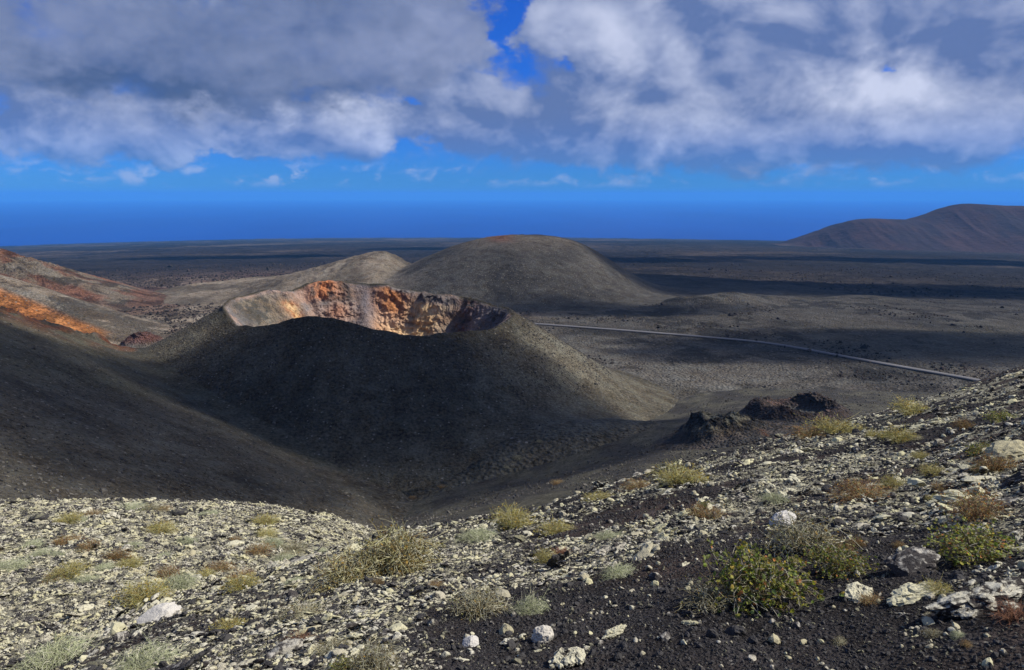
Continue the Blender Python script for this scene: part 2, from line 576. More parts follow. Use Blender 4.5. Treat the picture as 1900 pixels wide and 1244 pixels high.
def build_plain():
    th = np.radians(np.concatenate([np.linspace(-64, -40, 40)[:-1], np.linspace(-40, 40, 720), np.linspace(40, 64, 40)[1:]]))
    r = np.concatenate([np.geomspace(60, 240, 40)[:-1], np.geomspace(240, 9300, 560)])
    R, T = np.meshgrid(r, th, indexing='ij')
    X, Y = R * np.sin(T), R * np.cos(T)
    Z = smax(h_plain(X, Y), h_mound2(X, Y), 3.0)
    # colours
    n1 = fbm(X / 300 + 1, Y / 220, octs=5)
    n2 = fbm(X / 60 + 4, Y / 40, octs=5)
    lava = sstep(vnoise(X / 520 + 3.1, Y / 420 + 8.7) + 0.25 * vnoise(X / 110, Y / 90), -0.25, 0.25) * sstep(R, 620, 900)
    c = mixc(ASH, ASH_DARK, sstep(n2, -0.05, 0.45))
    c = mixc(c, ASH_OLIVE, sstep(n1, 0.0, 0.5) * 0.6)
    # the left-hand plain behind the crater: tan and brown lava rubble
    left = sstep(-X / np.maximum(Y, 1), -0.10, 0.18) * sstep(R, 330, 480) * (1 - sstep(R, 1150, 1700))
    c = mixc(c, mixc(BROWN * 1.35, TAN * 1.25, sstep(n2, -0.35, 0.3)), left * 0.9)
    c = mixc(c, LAVA, lava * sstep(n2 + n1, -0.45, 0.35) * 0.8 * (1 - 0.75 * left))
    # ochre and pale ash drifts between far flows
    bands = sstep(fbm(X / 900 + 2, Y / 260 + 6, octs=5), 0.05, 0.34) * sstep(R, 900, 1400)
    c = mixc(c, TAN * 0.85, bands * 0.75)
    fl = sstep(fbm(X / 900 + 9, Y / 520 + 1, octs=6, gain=0.6), -0.12, 0.16) * sstep(R, 1000, 1600)
    c = mixc(c, LAVA * 0.8, fl * 0.85)
    pale = sstep(fbm(X / 700 - 4, Y / 600 + 11, octs=4), 0.24, 0.42) * sstep(R, 2600, 3600)
    c = mixc(c, PALE * 0.8, pale * 0.5 * (1 - sstep(R, 6500, 7300)))
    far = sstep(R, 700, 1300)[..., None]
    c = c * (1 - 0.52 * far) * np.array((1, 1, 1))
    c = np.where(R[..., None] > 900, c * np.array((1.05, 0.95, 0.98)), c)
    c = c * (1 - 0.30 * sstep(X / np.maximum(Y, 1), 0.0, 0.2) * sstep(R, 420, 560))[..., None]  # shade over the right-hand plain, put into its colour
    c = c * (1 + 0.7 * gauss(np.hypot((X - 42) / 60, (Y - 300) / 70), 0, 1))[..., None]  # painted sunlit patch on the valley floor right of the cone
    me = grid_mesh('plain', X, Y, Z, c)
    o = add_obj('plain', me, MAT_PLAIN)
    tag(o, 'dark ash and lava plain running down to the sea', kind='structure')
    return o


def hill_patch(name, hfun, cx, cy, rx, ry, n, m, colfun, mat, label, k=4.0, sink=1.2, base=None):
    """a hill as its own sheet: follows the hill, eases into the ground and dips under it at its edge"""
    s = np.linspace(0, 1, n) ** 0.8
    a = np.linspace(0, 2 * math.pi, m, endpoint=False)
    S, A = np.meshgrid(s, a, indexing='ij')
    X, Y = cx + S * rx * np.cos(A), cy + S * ry * np.sin(A)
    hz = hfun(X, Y)
    bz = (base or h_base)(X, Y)
    Z = smax(hz, bz, k) - sink * sstep(bz - hz, 0.0, k * 1.2) - 3.0 * sstep(S, 0.9, 1.0) * sstep(bz - hz, -k, k)
    c = colfun(X, Y, Z, hz - bz)
    o = add_obj(name, grid_mesh(name, X, Y, Z, c, closed=True), mat)
    tag(o, label, kind='structure')
    return o


def build_hills():
    # domed ash hill with its lower western shoulder
    def dome(x, y):
        cx, cy = 17.0, 765.0
        sx = np.where(x < cx, 132.0, 98.0)
        q = np.sqrt(((x - cx) / sx) ** 2 + ((y - cy) / 135.0) ** 2)
        z = -97 + 57.0 * np.exp(-(q * 0.97) ** 2.9)
        z = z + 1.0 * fbm(x / 50, y / 50, octs=3) + 1.6 * np.exp(-(((x - 2) / 26) ** 2)) * np.exp(-(((y - 770) / 40) ** 2)) * fbm(x / 8, y / 8, octs=3)
        q2 = np.sqrt(((x + 132) / np.where(x < -132, 105.0, 44.0)) ** 2 + ((y - 790) / 95.0) ** 2)
        z2 = -98 + 41 * np.exp(-np.maximum(q2, 0.0) ** 1.5) + 1.8 * fbm(x / 12, y / 12, octs=4, ridged=True)
        return smax(z, z2, 3.0)

    def dome_col(X, Y, Z, d):
        n = fbm(X / 40, Y / 40, octs=5)
        c = mixc(ASH * 0.68, ASH_DARK * 0.85, sstep(n, -0.1, 0.4))
        c = mixc(c, TAN * 0.5, sstep(Z, -54, -41) * 0.55)
        c = mixc(c, RUST * 0.5, np.exp(-(((X + 12) / 13) ** 2)) * sstep(Z, -45, -41) * 0.6)
        west = sstep(-X, 70, 135)
        c = mixc(c, mixc(TAN * 0.8, TAN * 0.4, sstep(n, -0.2, 0.3)), west)
        return c
    hill_patch('domed_hill', dome, -20, 768, 340, 220, 200, 520, dome_col, MAT_CONE, 'rounded dark ash dome beyond the crater, faint rust on its summit', k=9.0)

    # rugged brown hill at the far left
    def brown(x, y):
        q = np.hypot(x + 445, (y - 640) * 0.9)
        z = -49 - 0.38 * np.maximum(q - 20, 0)
        rough = sstep(z, -80, -55)
        return z + rough * 4.6 * fbm(x / 17, y / 17, octs=6, gain=0.62, ridged=True) + 1.5 * fbm(x / 50, y / 50, octs=3)

    def brown_col(X, Y, Z, d):
        n = fbm(X / 22, Y / 22, octs=5)
        c = mixc(BROWN * np.array((1.25, .95, .85)), TAN * 0.65, sstep(n, -0.05, 0.45))
        c = mixc(c, RUST * 0.7, sstep(Z, -54, -44) * sstep(n, -0.1, 0.3) * 0.6)
        return mixc(c, ASH, (1 - sstep(d, 2, 12)) * 0.3)
    hill_patch('rugged_brown_hill', brown, -430, 640, 230, 230, 170, 420, brown_col, MAT_PLAIN, 'rugged rust-brown hill with broken crags along its crest', k=6.0)

    # pale hill with the orange scar
    def scar(x, y):
        q = np.hypot((x + 342) / 1.1, (y - 462) / 1.0)
        z = -46 - 0.47 * np.maximum(q - 20, 0)
        return z + 0.9 * fbm(x / 30, y / 30, octs=4)

    def scar_col(X, Y, Z, d):
        n = fbm(X / 9, Y / 9, octs=5)
        c = mixc(TAN * 0.95, ASH * 1.5, sstep(fbm(X / 30 + 4, Y / 30, octs=3), -0.2, 0.3) * 0.6)
        face = sstep(462 - Y, 6, 16) * sstep(-55.5 - 0.25 * (X + 290) + 2.2 * n - Z, -0.8, 2.0) * (1 - sstep(X + 5.5 * n, -248, -232))
        c = mixc(c, mixc(ORANGE, ORANGE * 0.7, sstep(n, -0.3, 0.3)), face)
        return c
    hill_patch('orange_scarred_hill', scar, -318, 462, 125, 115, 200, 460, scar_col, MAT_PLAIN, 'pale hill with a bright orange scar behind the ash ridge', k=5.0)

    # dark face on the left with rusty ledges on top
    def left_col(X, Y, Z, d):
        n = fbm(X / 14, Y / 14, octs=5)
        c = mixc(ASH * 1.0, ASH_OLIVE, sstep(fbm(X / 60, Y / 60, octs=3), -0.2, 0.4))
        c = mixc(c, ASH_DARK, sstep(n, 0.0, 0.5) * 0.6)
        c = c * np.array((0.86, 0.85, 0.78))
        face = -36 - 0.457 * (X + 61.25) - 0.313 * (Y - 87.5)
        back = -32.5 + 0.30 * (X + 169) - 0.574 * (Y - 250)
        crest = np.exp(-((face - back + 3) / 17.0) ** 2) * sstep(-X, 122, 150)
        return mixc(c, mixc(RUST * 0.35, ASH_DARK * 0.6, sstep(n, 0.0, 0.3)), crest * sstep(n, -0.45, 0.05) * 0.95)
    th = np.radians(np.linspace(-62, 2, 520))
    r = np.geomspace(48, 330, 330)
    R, T = np.meshgrid(r, th, indexing='ij')
    X, Y = R * np.sin(T), R * np.cos(T)
    hz = h_left(X, Y)
    # grain of the scree
    hz = hz + 0.16 * fbm(X / 2.2, Y / 2.2, octs=4, gain=0.6)
    bz = h_base(X, Y)
    rho = np.hypot((X - XC) / RX, (Y - YC) / RY)
    bz = smax(bz, cone_out(X, Y) - 60 * (1 - sstep(rho, 0.9, 1.12)), 5.0)
    Z = smax(hz, bz, 8.0) - 1.0 * sstep(bz - hz, 0, 9) - 30 * sstep(bz - hz, 8, 22)
    o = add_obj('ash_hill', grid_mesh('ash_hill', X, Y, Z, left_col(X, Y, Z, hz - bz)), MAT_CONE)
    tag(o, 'smooth dark ash hillside falling into the valley, rusty ledges along its crest', kind='structure')

    # far cinder mountain
    MU = [1380, 1440, 1475, 1500, 1530, 1560, 1590, 1620, 1650, 1700, 1730, 1760, 1785, 1805, 1850, 1900, 1980, 2080, 2200, 2330]
    MV = [462, 459, 453, 443, 429, 415, 406.5, 405.5, 407, 408, 400, 387, 380, 378, 381.5, 383, 392, 415, 440, 458]
    YM = 3600.0
    mx = np.array([pix_dir(u, v)[0] * YM for u, v in zip(MU, MV)])
    mz = np.array([pix_dir(u, v)[1] * YM for u, v in zip(MU, MV)])

    def mount(x, y):
        wob = 40 * vnoise(x / 260, y / 260)
        top = np.interp(x, mx, mz)
        for _ in range(1):
            top = 0.5 * top + 0.25 * (np.interp(x - 18, mx, mz) + np.interp(x + 18, mx, mz))
        t = np.abs(y + wob - YM) / 620.0
        b = -300.0
        g = np.exp(-(t * 1.15) ** 1.7)
        gul = fbm(x / 70 + 0.4 * np.sin(y / 160), y / 700, octs=4, ridged=True)
        return b + (top - b) * g + gul * 7.0 * np.sin(np.clip(t, 0, 1) * math.pi) + 2 * fbm(x / 60, y / 60, octs=3)

    def mount_col(X, Y, Z, d):
        n = fbm(X / 120, Y / 200, octs=5)
        c = mixc(np.array((0.024, 0.016, 0.018)), np.array((0.038, 0.021, 0.020)), sstep(n, -0.3, 0.3))
        c = mixc(c, TAN * 0.4, (1 - sstep(X, 1240, 1360)) * 0.5)
        gul = fbm(X / 60, Y / 900, octs=3, ridged=True)
        return mixc(c, c * 0.75, sstep(gul, 0.2, 0.7) * 0.5)
    hill_patch('cinder_mountain', mount, 2150, 3600, 1250, 900, 220, 520, mount_col, MAT_MOUNT, 'long purple-brown cinder mountain on the horizon above the sea', k=6.0, sink=4.0)


def crater_profile(s, c):
    """drop below the rim in metres against the way in from rim (0) to centre (1); c = how cliffy"""
    sx = [0, .02, .05, .10, .18, .30, .45, .65, .85, 1.0]
    cl = np.interp(s, sx, [0, 1.2, 4.2, 10.5, 16.5, 22, 28, 33, 35, 35])
    sm = np.interp(s, sx, [0, .35, 1.4, 3.6, 7.6, 14, 22, 30.5, 34.5, 35])
    return sm * (1 - c) + cl * c


def build_crater():
    m = 960
    ph = np.linspace(0, 360, m, endpoint=False)
    rho_in = np.concatenate([[0.02], np.linspace(0.12, 0.5, 24), np.linspace(0.5, 1.0, 150)[1:]])
    rho_out = 1 + np.geomspace(0.008, 2.15, 150)
    rho = np.concatenate([rho_in, rho_out])
    RHO, PH = np.meshgrid(rho, ph, indexing='ij')
    pr = np.radians(PH)
    # the rim wanders a little and crags bulge in and out
    wob = 1 + 0.035 * fbm(np.cos(pr) * 2.4, np.sin(pr) * 2.4, octs=4)
    Rr = RHO * wob
    X = XC + RX * Rr * np.cos(pr)
    Y = YC + RY * Rr * np.sin(pr)
    dphi = lambda c, w: np.exp(-((((PH - c + 180) % 360) - 180) / w) ** 2)
    cliff = np.clip(0.15 + 1.0 * dphi(118, 13) + 1.1 * dphi(84, 14) + 1.0 * dphi(62, 13) + 1.0 * dphi(45, 9) + 0.5 * dphi(18, 12) + 0.55 * dphi(143, 6) - 0.55 * dphi(101, 6) - 0.5 * dphi(134, 4), 0, 1)
    s = np.clip(1 - RHO, 0, 1)
    zr = rim_z(PH) + 0.5 * fbm(np.cos(pr) * 14, np.sin(pr) * 14, octs=3)
    # buttress: parts of the wall stand forward into the crater
    but = 0.10 * dphi(118, 11) + 0.16 * dphi(64, 13) + 0.05 * dphi(86, 9) + 0.13 * dphi(144, 8) - 0.10 * dphi(52, 4) - 0.09 * dphi(132, 5) - 0.07 * dphi(100, 7) - 0.05 * dphi(75, 3.5)
    s_eff = np.clip(s - but * np.clip(s / 0.06, 0, 1) * np.exp(-s * 2.2), 0, 1)
    zin = zr - crater_profile(s_eff, cliff)
    dd = np.maximum(RHO - 1, 0) * np.hypot(RX * np.cos(pr), RY * np.sin(pr))
    zout = cone_out(X, Y)
    # beyond the rim the wandering rim carries on
    zout = zout + (zr - rim_z(PH)) * np.exp(-dd / 10)
    zout = np.where(dd < 0.001, zr, zout)
    inside = RHO <= 1.0
    bz = smax(h_base(X, Y), -999 + 0 * X, 1.0)
    zo = smax(zout, bz, 13.0) - 1.6 * sstep(bz - zout, 0, 16)
    grain = 0.16 * fbm(X / 2.0, Y / 2.0, octs=4, gain=0.6)
    Z = np.where(inside, zin, zo + grain * sstep(dd, 0.5, 4))
    # craggy rock: push the wall about along its own in-out direction
    rough = np.where(inside, sstep(s, 0.0, 0.05) * (0.35 + 0.9 * cliff) * (1 - 0.75 * sstep(s, 0.3, 0.5)), 0)
    big = fbm(X / 6.5, Y / 6.5, Z / 5.0, octs=5, gain=0.6)
    rid = fbm(X / 3.2 + 5, Y / 3.2, Z / 2.6, octs=4, gain=0.6, ridged=True)
    push = rough * (1.9 * big + 1.1 * rid)
    X = X - push * np.cos(pr)
    Y = Y - push * np.sin(pr)
    Z = Z + rough * 0.9 * fbm(X / 2.5 + 9, Y / 2.5, Z / 2.5, octs=4, gain=0.6)
    # --- colours
    n = fbm(X / 7, Y / 7, Z / 6, octs=5)
    nf = fbm(X / 2.4, Y / 2.4, Z / 2.4, octs=4, gain=0.6)
    depth = zr - Z
    grey_scree = np.array((0.15, 0.132, 0.125))
    pink = np.array((0.34, 0.225, 0.17))
    tan = np.array((0.62, 0.42, 0.22))
    dark = np.array((0.04, 0.037, 0.036))
    cin = mixc(grey_scree, pink, sstep(n, -0.25, 0.3) * 0.6)
    cin = mixc(cin, mixc(ASH * 0.8, TAN * 0.8, sstep(nf + n, -0.25, 0.45)), np.clip(dphi(168, 20) * 1.3, 0, 1) * sstep(depth, 0.3, 2))
    cin = mixc(cin, mixc(tan * 0.8, ORANGE * 0.85, sstep(nf, -0.3, 0.3)), dphi(145, 6) * sstep(depth, 2, 6) * 0.95)
    cin = mixc(cin, np.array((0.2, 0.09, 0.07)), dphi(158, 7) * sstep(depth, 10, 15) * 0.8)
    cin = mixc(cin, mixc(np.array((0.42, 0.16, 0.065)), BROWN, sstep(nf, 0.0, 0.5)), dphi(121, 8) * (1 - sstep(depth, 6, 9)) * 0.95)
    cin = mixc(cin, mixc(BROWN, dark, sstep(nf, -0.2, 0.2)), dphi(109, 6) * (1 - sstep(depth, 6, 9)) * 0.8)
    cin = mixc(cin, dark, dphi(116, 7) * sstep(depth, 5.5, 7) * (1 - sstep(depth, 8.5, 10)) * 0.55)  # painted shadow under the orange overhang
    cin = mixc(cin, np.array((0.38, 0.18, 0.105)), dphi(117, 5) * gauss(depth, 13, 3) * 0.8)
    cin = mixc(cin, np.array((0.10, 0.10, 0.115)), dphi(100, 5) * 0.9)
    cin = mixc(cin, mixc(np.array((0.46, 0.195, 0.075)), RUST, sstep(nf, 0.05, 0.5)), dphi(87, 8.5) * sstep(depth, 0.3, 2) * (1 - 0.6 * sstep(depth, 9, 14)))
    cin = mixc(cin, np.array((0.56, 0.35, 0.22)), dphi(88, 9) * sstep(depth, 9, 14) * 0.85)
    cin = mixc(cin, mixc(tan, np.array((0.48, 0.31, 0.15)), sstep(nf, -0.2, 0.4)), dphi(67, 10) * sstep(depth, 2.5, 5))
    cin = mixc(cin, mixc(tan * 1.2, tan, sstep(n, -0.3, 0.3)), dphi(76, 13) * sstep(depth, 14, 18) * 0.95)
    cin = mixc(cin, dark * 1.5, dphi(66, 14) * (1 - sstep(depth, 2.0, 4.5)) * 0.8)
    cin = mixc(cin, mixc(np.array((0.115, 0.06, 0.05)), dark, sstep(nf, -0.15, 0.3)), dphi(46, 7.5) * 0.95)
    cin = mixc(cin, mixc(np.array((0.09, 0.085, 0.09)), dark, sstep(nf, 0.1, 0.4)), dphi(20, 19) * 0.95)  # right wall turned from the sun: shade painted into its grey rock
    cin = mixc(cin, dark, (dphi(5, 9)) * sstep(nf, -0.4, 0.1) * 0.8)  # more of the painted shade, blackest at the far right
    no = fbm(X / 26, Y / 26, octs=4)
    cout = mixc(ASH * 0.92, ASH_DARK, sstep(no, -0.2, 0.4) * 0.7)
    strk = fbm(np.cos(pr) * 40 + 3, np.sin(pr) * 40, dd / 30, octs=4)
    cout = mixc(cout, np.array((0.112, 0.104, 0.092)), dphi(342, 38) * 0.75 * sstep(dd, 2, 14) * (1 - 0.5 * sstep(dd, 30, 60)))  # sunlit strip down the right flank, painted as paler ash
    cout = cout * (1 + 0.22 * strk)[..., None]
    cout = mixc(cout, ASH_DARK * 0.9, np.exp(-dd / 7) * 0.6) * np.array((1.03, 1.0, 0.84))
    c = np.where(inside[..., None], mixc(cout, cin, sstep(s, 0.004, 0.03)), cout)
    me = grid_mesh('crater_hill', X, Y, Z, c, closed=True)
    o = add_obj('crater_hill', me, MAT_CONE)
    me.materials.append(MAT_CRATER)
    rows = np.arange(len(rho) - 1) < len(rho_in) - 1
    me.polygons.foreach_set('material_index', np.repeat(rows, m).astype(np.int32))
    tag(o, 'dark ash cone with an open crater of orange and tan rock inside', kind='structure')


def build_near():
    th = np.radians(np.concatenate([np.linspace(-180, -42, 70)[:-1], np.linspace(-42, 42, 760), np.linspace(42, 180, 70)[1:]]))
    r = np.concatenate([np.geomspace(0.3, 3.0, 24)[:-1], np.geomspace(3.0, 90, 400)[:-1], np.geomspace(90, 330, 90)])
    R, T = np.meshgrid(r, th, indexing='ij')
    X, Y = R * np.sin(T), R * np.cos(T)
    Z = h_near(X, Y)
    bz = h_base(X, Y)
    ok = (np.abs(T) < 1.1) & (R > 45)
    Z2 = smax(Z, bz, 4.0) - 1.2 * sstep(bz - Z, 0, 5)
    Z = np.where(ok, Z2, Z)
    n = fbm(X / 1.6, Y / 1.6, octs=5)
    soil = np.array((0.034, 0.030, 0.030))
    soil2 = np.array((0.058, 0.043, 0.037))
    c = mixc(soil, soil2, sstep(n, -0.15, 0.4))
    lich = lichen_cover(X, Y)
    c = mixc(c, mixc(ASH_DARK * 1.1, ASH_OLIVE * 0.9, sstep(fbm(X / 8, Y / 8, octs=4), -0.2, 0.4)), sstep(R, 50, 75))
    me = grid_mesh('near_slope', X, Y, Z, c)
    at = me.attributes.new('Lich', 'FLOAT', 'POINT')
    at.data.foreach_set('value', lich.astype(np.float32).ravel())
    o = add_obj('near_slope', me, MAT_NEAR)
    tag(o, 'black ash slope crusted with pale lichen, falling away to the valley', kind='structure')


def lichen_cover(x, y):
    """share of the near ground under lichen crust"""
    r = np.hypot(x, y)
    th = np.arctan2(x, y)
    # streaks run along the contour of the slope
    a = x * 0.80 + y * 0.60
    b = -x * 0.60 + y * 0.80
    st = fbm(a / 2.6, b / 0.9, octs=4)
    c = 0.44 + 1.5 * st
    c = c + 0.75 * sstep(-th, 0.0, 0.36) + 0.16 * sstep(r, 9, 16)
    bare = (1 - sstep(r, 6.2, 7.6)) * sstep(th, -0.28, -0.05)
    c = c - 0.75 * bare
    c = c - 0.35 * np.exp(-(((x - 2.6) / 1.3) ** 2 + ((y - 6.6) / 0.8) ** 2))
    mound_far = sstep(r, 42, 52)
    return np.clip(c * (1 - mound_far), 0, 1)




def near_mat():
    """black ash under a broken crust of lichen; how much crust is stored on the mesh"""
    m = ground_mat('near_ash_soil', 26.0, 0.05, 0.5, 0.10, (0.16, 0.15, 0.13), pebble=1.0)
    t = NT(m.node_tree)
    bs = m.node_tree.nodes['Principled BSDF']
    soil = bs.inputs['Base Color'].links[0].from_socket
    bump = bs.inputs['Normal'].links[0].from_node
    hgt = bump.inputs['Height'].links[0].from_socket
    pp = t.node('ShaderNodeNewGeometry').outputs['Position']
    kk = t.math('ADD', t.lin(t.noise(pp, 1.4, 5.0, 0.65), 0.3, 0.7, 0.4, 1.6), t.lin(t.noise(pp, 0.22, 4.0, 0.6), 0.3, 0.7, -0.35, 0.35))
    soil = t.mix(1.0, soil, t.comb(kk, kk, kk), 'MULTIPLY')
    geo = t.node('ShaderNodeNewGeometry')
    pos = geo.outputs['Position']
    lich = t.node('ShaderNodeAttribute', attribute_name='Lich').outputs['Fac']
    a = t.noise(pos, 4.5, 8.0, 0.68, 0.4)
    b = t.noise(pos, 38.0, 4.0, 0.6)
    f = t.math('ADD', a, t.lin(lich, 0, 1, -0.30, 0.29))
    mask = t.step(f, 0.50, 0.58)
    tone = t.mix(t.noise(pos, 1.1, 3.0, 0.5), (0.47, 0.445, 0.36), (0.44, 0.41, 0.255))
    tone = t.mix(t.step(t.noise(pos, 2.2, 6.0, 0.7, 0.4), 0.56, 0.66), tone, (0.085, 0.078, 0.062))
    tone = t.mix(t.lin(b, 0.35, 0.62), (0.10, 0.095, 0.075), tone)
    col = t.mix(t.math('MULTIPLY', mask, t.lin(lich, 0.05, 0.3)), soil, tone)
    t.l.new(col, bs.inputs['Base Color'])
    h2 = t.math('ADD', hgt, t.math('MULTIPLY', t.math('ADD', mask, t.math('MULTIPLY', b, 0.8)), 1.4))
    t.l.new(h2, bump.inputs['Height'])
    return m


MAT_NEAR = near_mat()
build_plain()
build_hills()
build_crater()
build_near()


# ------------------------------------------------------------------ sea
def build_sea():
    m = bpy.data.materials.new('sea_water')
    m.use_nodes = True
    t = NT(m.node_tree)
    bs = m.node_tree.nodes['Principled BSDF']
    pos = t.node('ShaderNodeNewGeometry').outputs['Position']
    p2 = t.vmath('MULTIPLY', pos, (1.0, 0.35, 1.0))
    n = t.noise(p2, 0.0006, 6.0, 0.55)
    t.l.new(t.mix(t.lin(n, 0.35, 0.65), (0.0, 0.032, 0.24), (0.0, 0.045, 0.30)), bs.inputs['Base Color'])
    bs.inputs['Roughness'].default_value = 0.45
    bs.inputs['Specular IOR Level'].default_value = 0.12
    wv = t.noise(pos, 0.02, 5.0, 0.6)
    b = t.node('ShaderNodeBump')
    b.inputs['Strength'].default_value = 1.0
    b.inputs['Distance'].default_value = 4.0
    t.l.new(wv, b.inputs['Height'])
    t.l.new(b.outputs[0], bs.inputs['Normal'])
    r = np.geomspace(6000, 60000, 60)
    th = np.radians(np.linspace(-80, 80, 200))
    R, T = np.meshgrid(r, th, indexing='ij')
    o = add_obj('sea', grid_mesh('sea', R * np.sin(T), R * np.cos(T), np.full_like(R, -H)), m)
    tag(o, 'deep blue sea reaching to the hazy horizon', kind='structure')


build_sea()


# ------------------------------------------------------------------ road
def build_road():
    m = bpy.data.materials.new('road_asphalt')
    m.use_nodes = True
    t = NT(m.node_tree)
    bs = m.node_tree.nodes['Principled BSDF']
    pos = t.node('ShaderNodeNewGeometry').outputs['Position']
    n = t.noise(pos, 0.6, 5.0, 0.6)
    t.l.new(t.mix(n, (0.085, 0.083, 0.085), (0.125, 0.12, 0.122)), bs.inputs['Base Color'])
    bs.inputs['Roughness'].default_value = 0.9
    pts = [hit(u, v, h_base, 200) for u, v in ((840, 592), (985, 602), (1100, 610), (1220, 619), (1330, 629), (1400, 635), (1470, 645), (1560, 662), (1640, 677), (1720, 691), (1790, 703), (1900, 726), (2100, 770))]
    pts = np.array(pts)[:, :2]
    # smooth the line
    tt = np.linspace(0, len(pts) - 1, 160)
    px = np.interp(tt, np.arange(len(pts)), pts[:, 0]); py = np.interp(tt, np.arange(len(pts)), pts[:, 1])
    for _ in range(40):
        px[1:-1] = 0.5 * px[1:-1] + 0.25 * (px[:-2] + px[2:]); py[1:-1] = 0.5 * py[1:-1] + 0.25 * (py[:-2] + py[2:])
    tx, ty = np.gradient(px), np.gradient(py)
    ln = np.hypot(tx, ty); tx /= ln; ty /= ln
    offs = np.array([-3.8, -2.15, -2.05, 0, 2.05, 2.15, 3.8])
    lift = np.array([-1.6, 0.35, 0.75, 0.8, 0.75, 0.35, -1.6])
    X = px[None] + offs[:, None] * -ty[None]
    Y = py[None] + offs[:, None] * tx[None]
    zc = h_base(px, py)
    zc = np.convolve(np.pad(zc, 10, mode='edge'), np.ones(21) / 21, 'valid')
    Z = zc[None] + lift[:, None] + 0 * X
    o = add_obj('road', grid_mesh('road', X[1:-1], Y[1:-1], Z[1:-1]), m)
    tag(o, 'narrow pale grey road crossing the ash plain', kind='structure')
    c = np.broadcast_to(ASH, (*X.shape, 3)).copy()
    o2 = add_obj('road_embankment', grid_mesh('road_embankment', X, Y, Z - 0.06, c), MAT_PLAIN)
    tag(o2, 'ash bank carrying the road', kind='structure')


build_road()


# ------------------------------------------------------------------ rocks
def ico(sub):
    bm = bmesh.new()
    bmesh.ops.create_icosphere(bm, subdivisions=sub, radius=1.0)
    V = np.array([v.co[:] for v in bm.verts])
    Fc = np.array([[v.index for v in f.verts] for f in bm.faces])
    bm.free()
    return V, Fc


def rock_mesh(name, sub, seed, flat=0.7, lump=0.35, crust=0.15, mat=None):
    V, Fc = ico(sub)
    o = seed * 13.7
    d = 1 + lump * fbm(V[:, 0] * 1.3 + o, V[:, 1] * 1.3, V[:, 2] * 1.3 + 0.37, octs=3)
    d = d + crust * fbm(V[:, 0] * 4.2 + o, V[:, 1] * 4.2 + 3, V[:, 2] * 4.2 + 0.37, octs=3, gain=0.65, ridged=True)
    V = V * d[:, None]
    # a few broken faces
    r2 = np.random.default_rng(seed)
    for _ in range(5):
        nrm = r2.normal(size=3); nrm /= np.linalg.norm(nrm)
        k = 0.72 + 0.25 * r2.random()
        over = np.maximum(V @ nrm - k, 0)
        V = V - over[:, None] * nrm * 0.85
    V[:, 2] *= flat
    me = raw_mesh(name, V, Fc, smooth=False)
    if mat:
        me.materials.append(mat)
    return me


def crust_mesh(name, seed, n=9, mat=None, sub=2, spread=1.0):
    """a patch of lichen crust: knobbly lumps grown together over broken lava"""
    r2 = np.random.default_rng(seed)
    V0, F0 = ico(sub)
    Vs, Fs, k = [], [], 0
    for i in range(n):
        s = (0.12 + 0.30 * r2.random() ** 1.6) * (1.0 if i else 1.3)
        c = r2.normal(size=3) * np.array((0.68, 0.40, 0.10)) * spread
        if spread < 1: c = np.clip(c, -0.62, 0.62); s *= 1.15
        if i == 0: c *= 0
        o = r2.random() * 90
        d = 1 + 0.45 * fbm(V0[:, 0] * 1.9 + o, V0[:, 1] * 1.9, V0[:, 2] * 1.9 + .3, octs=3) + 0.30 * fbm(V0[:, 0] * 3.7 + o, V0[:, 1] * 3.7, V0[:, 2] * 3.7 + .3, octs=3, gain=.7, ridged=True)
        d = d - 0.55 * np.maximum(vnoise(V0[:, 0] * 3.1 + o, V0[:, 1] * 3.1 + 7, V0[:, 2] * 3.1 + .7) - 0.25, 0)
        P = V0 * d[:, None] * s * np.array((1.0, 0.8, 0.6)) * r2.uniform(.7, 1.25, 3) + c
        Vs.append(P); Fs.append(F0 + k); k += len(V0)
    me = raw_mesh(name, np.concatenate(Vs), np.concatenate(Fs), smooth=False)
    if mat:
        me.materials.append(mat)
    return me


def rock_mat(name, dark, light, yellow, cover, scale=9.0):
    """basalt under patchy lichen; how much lichen and how yellow differs from stone to stone"""
    m = bpy.data.materials.new(name)
    m.use_nodes = True
    t = NT(m.node_tree)
    bs = m.node_tree.nodes['Principled BSDF']
    geo = t.node('ShaderNodeNewGeometry')
    pos = geo.outputs['Position']
    rnd = t.node('ShaderNodeObjectInfo').outputs['Random']
    n0 = t.noise(pos, scale, 6.0, 0.68, 0.3)
    n1 = t.noise(pos, scale * 5, 3.0, 0.6)
    up = t.sep(geo.outputs['Normal'])[2]
    f = t.math('ADD', t.math('ADD', n0, t.math('MULTIPLY', up, 0.10)), t.lin(rnd, 0, 1, cover - 0.14, cover + 0.14))
    lc = t.mix(t.lin(t.math('ADD', t.math('MULTIPLY', n1, 0.5), t.math('MULTIPLY', rnd, 0.6)), 0.3, 0.85), light, yellow)
    lc = t.mix(1.0, lc, t.mix(n1, (0.72, 0.72, 0.72), (1.2, 1.2, 1.2)), 'MULTIPLY')
    dk = t.mix(n1, tuple(0.6 * c for c in dark), tuple(1.6 * c for c in dark))
    col = t.mix(t.step(f, 0.46, 0.60), dk, lc)
    t.l.new(col, bs.inputs['Base Color'])
    bs.inputs['Roughness'].default_value = 0.95
    bs.inputs['Specular IOR Level'].default_value = 0.1
    b = t.node('ShaderNodeBump')
    b.inputs['Strength'].default_value = 0.9
    b.inputs['Distance'].default_value = 0.25 / scale
    t.l.new(t.math('ADD', n0, t.math('MULTIPLY', n1, 0.35)), b.inputs['Height'])
    t.l.new(b.outputs[0], bs.inputs['Normal'])
    return m


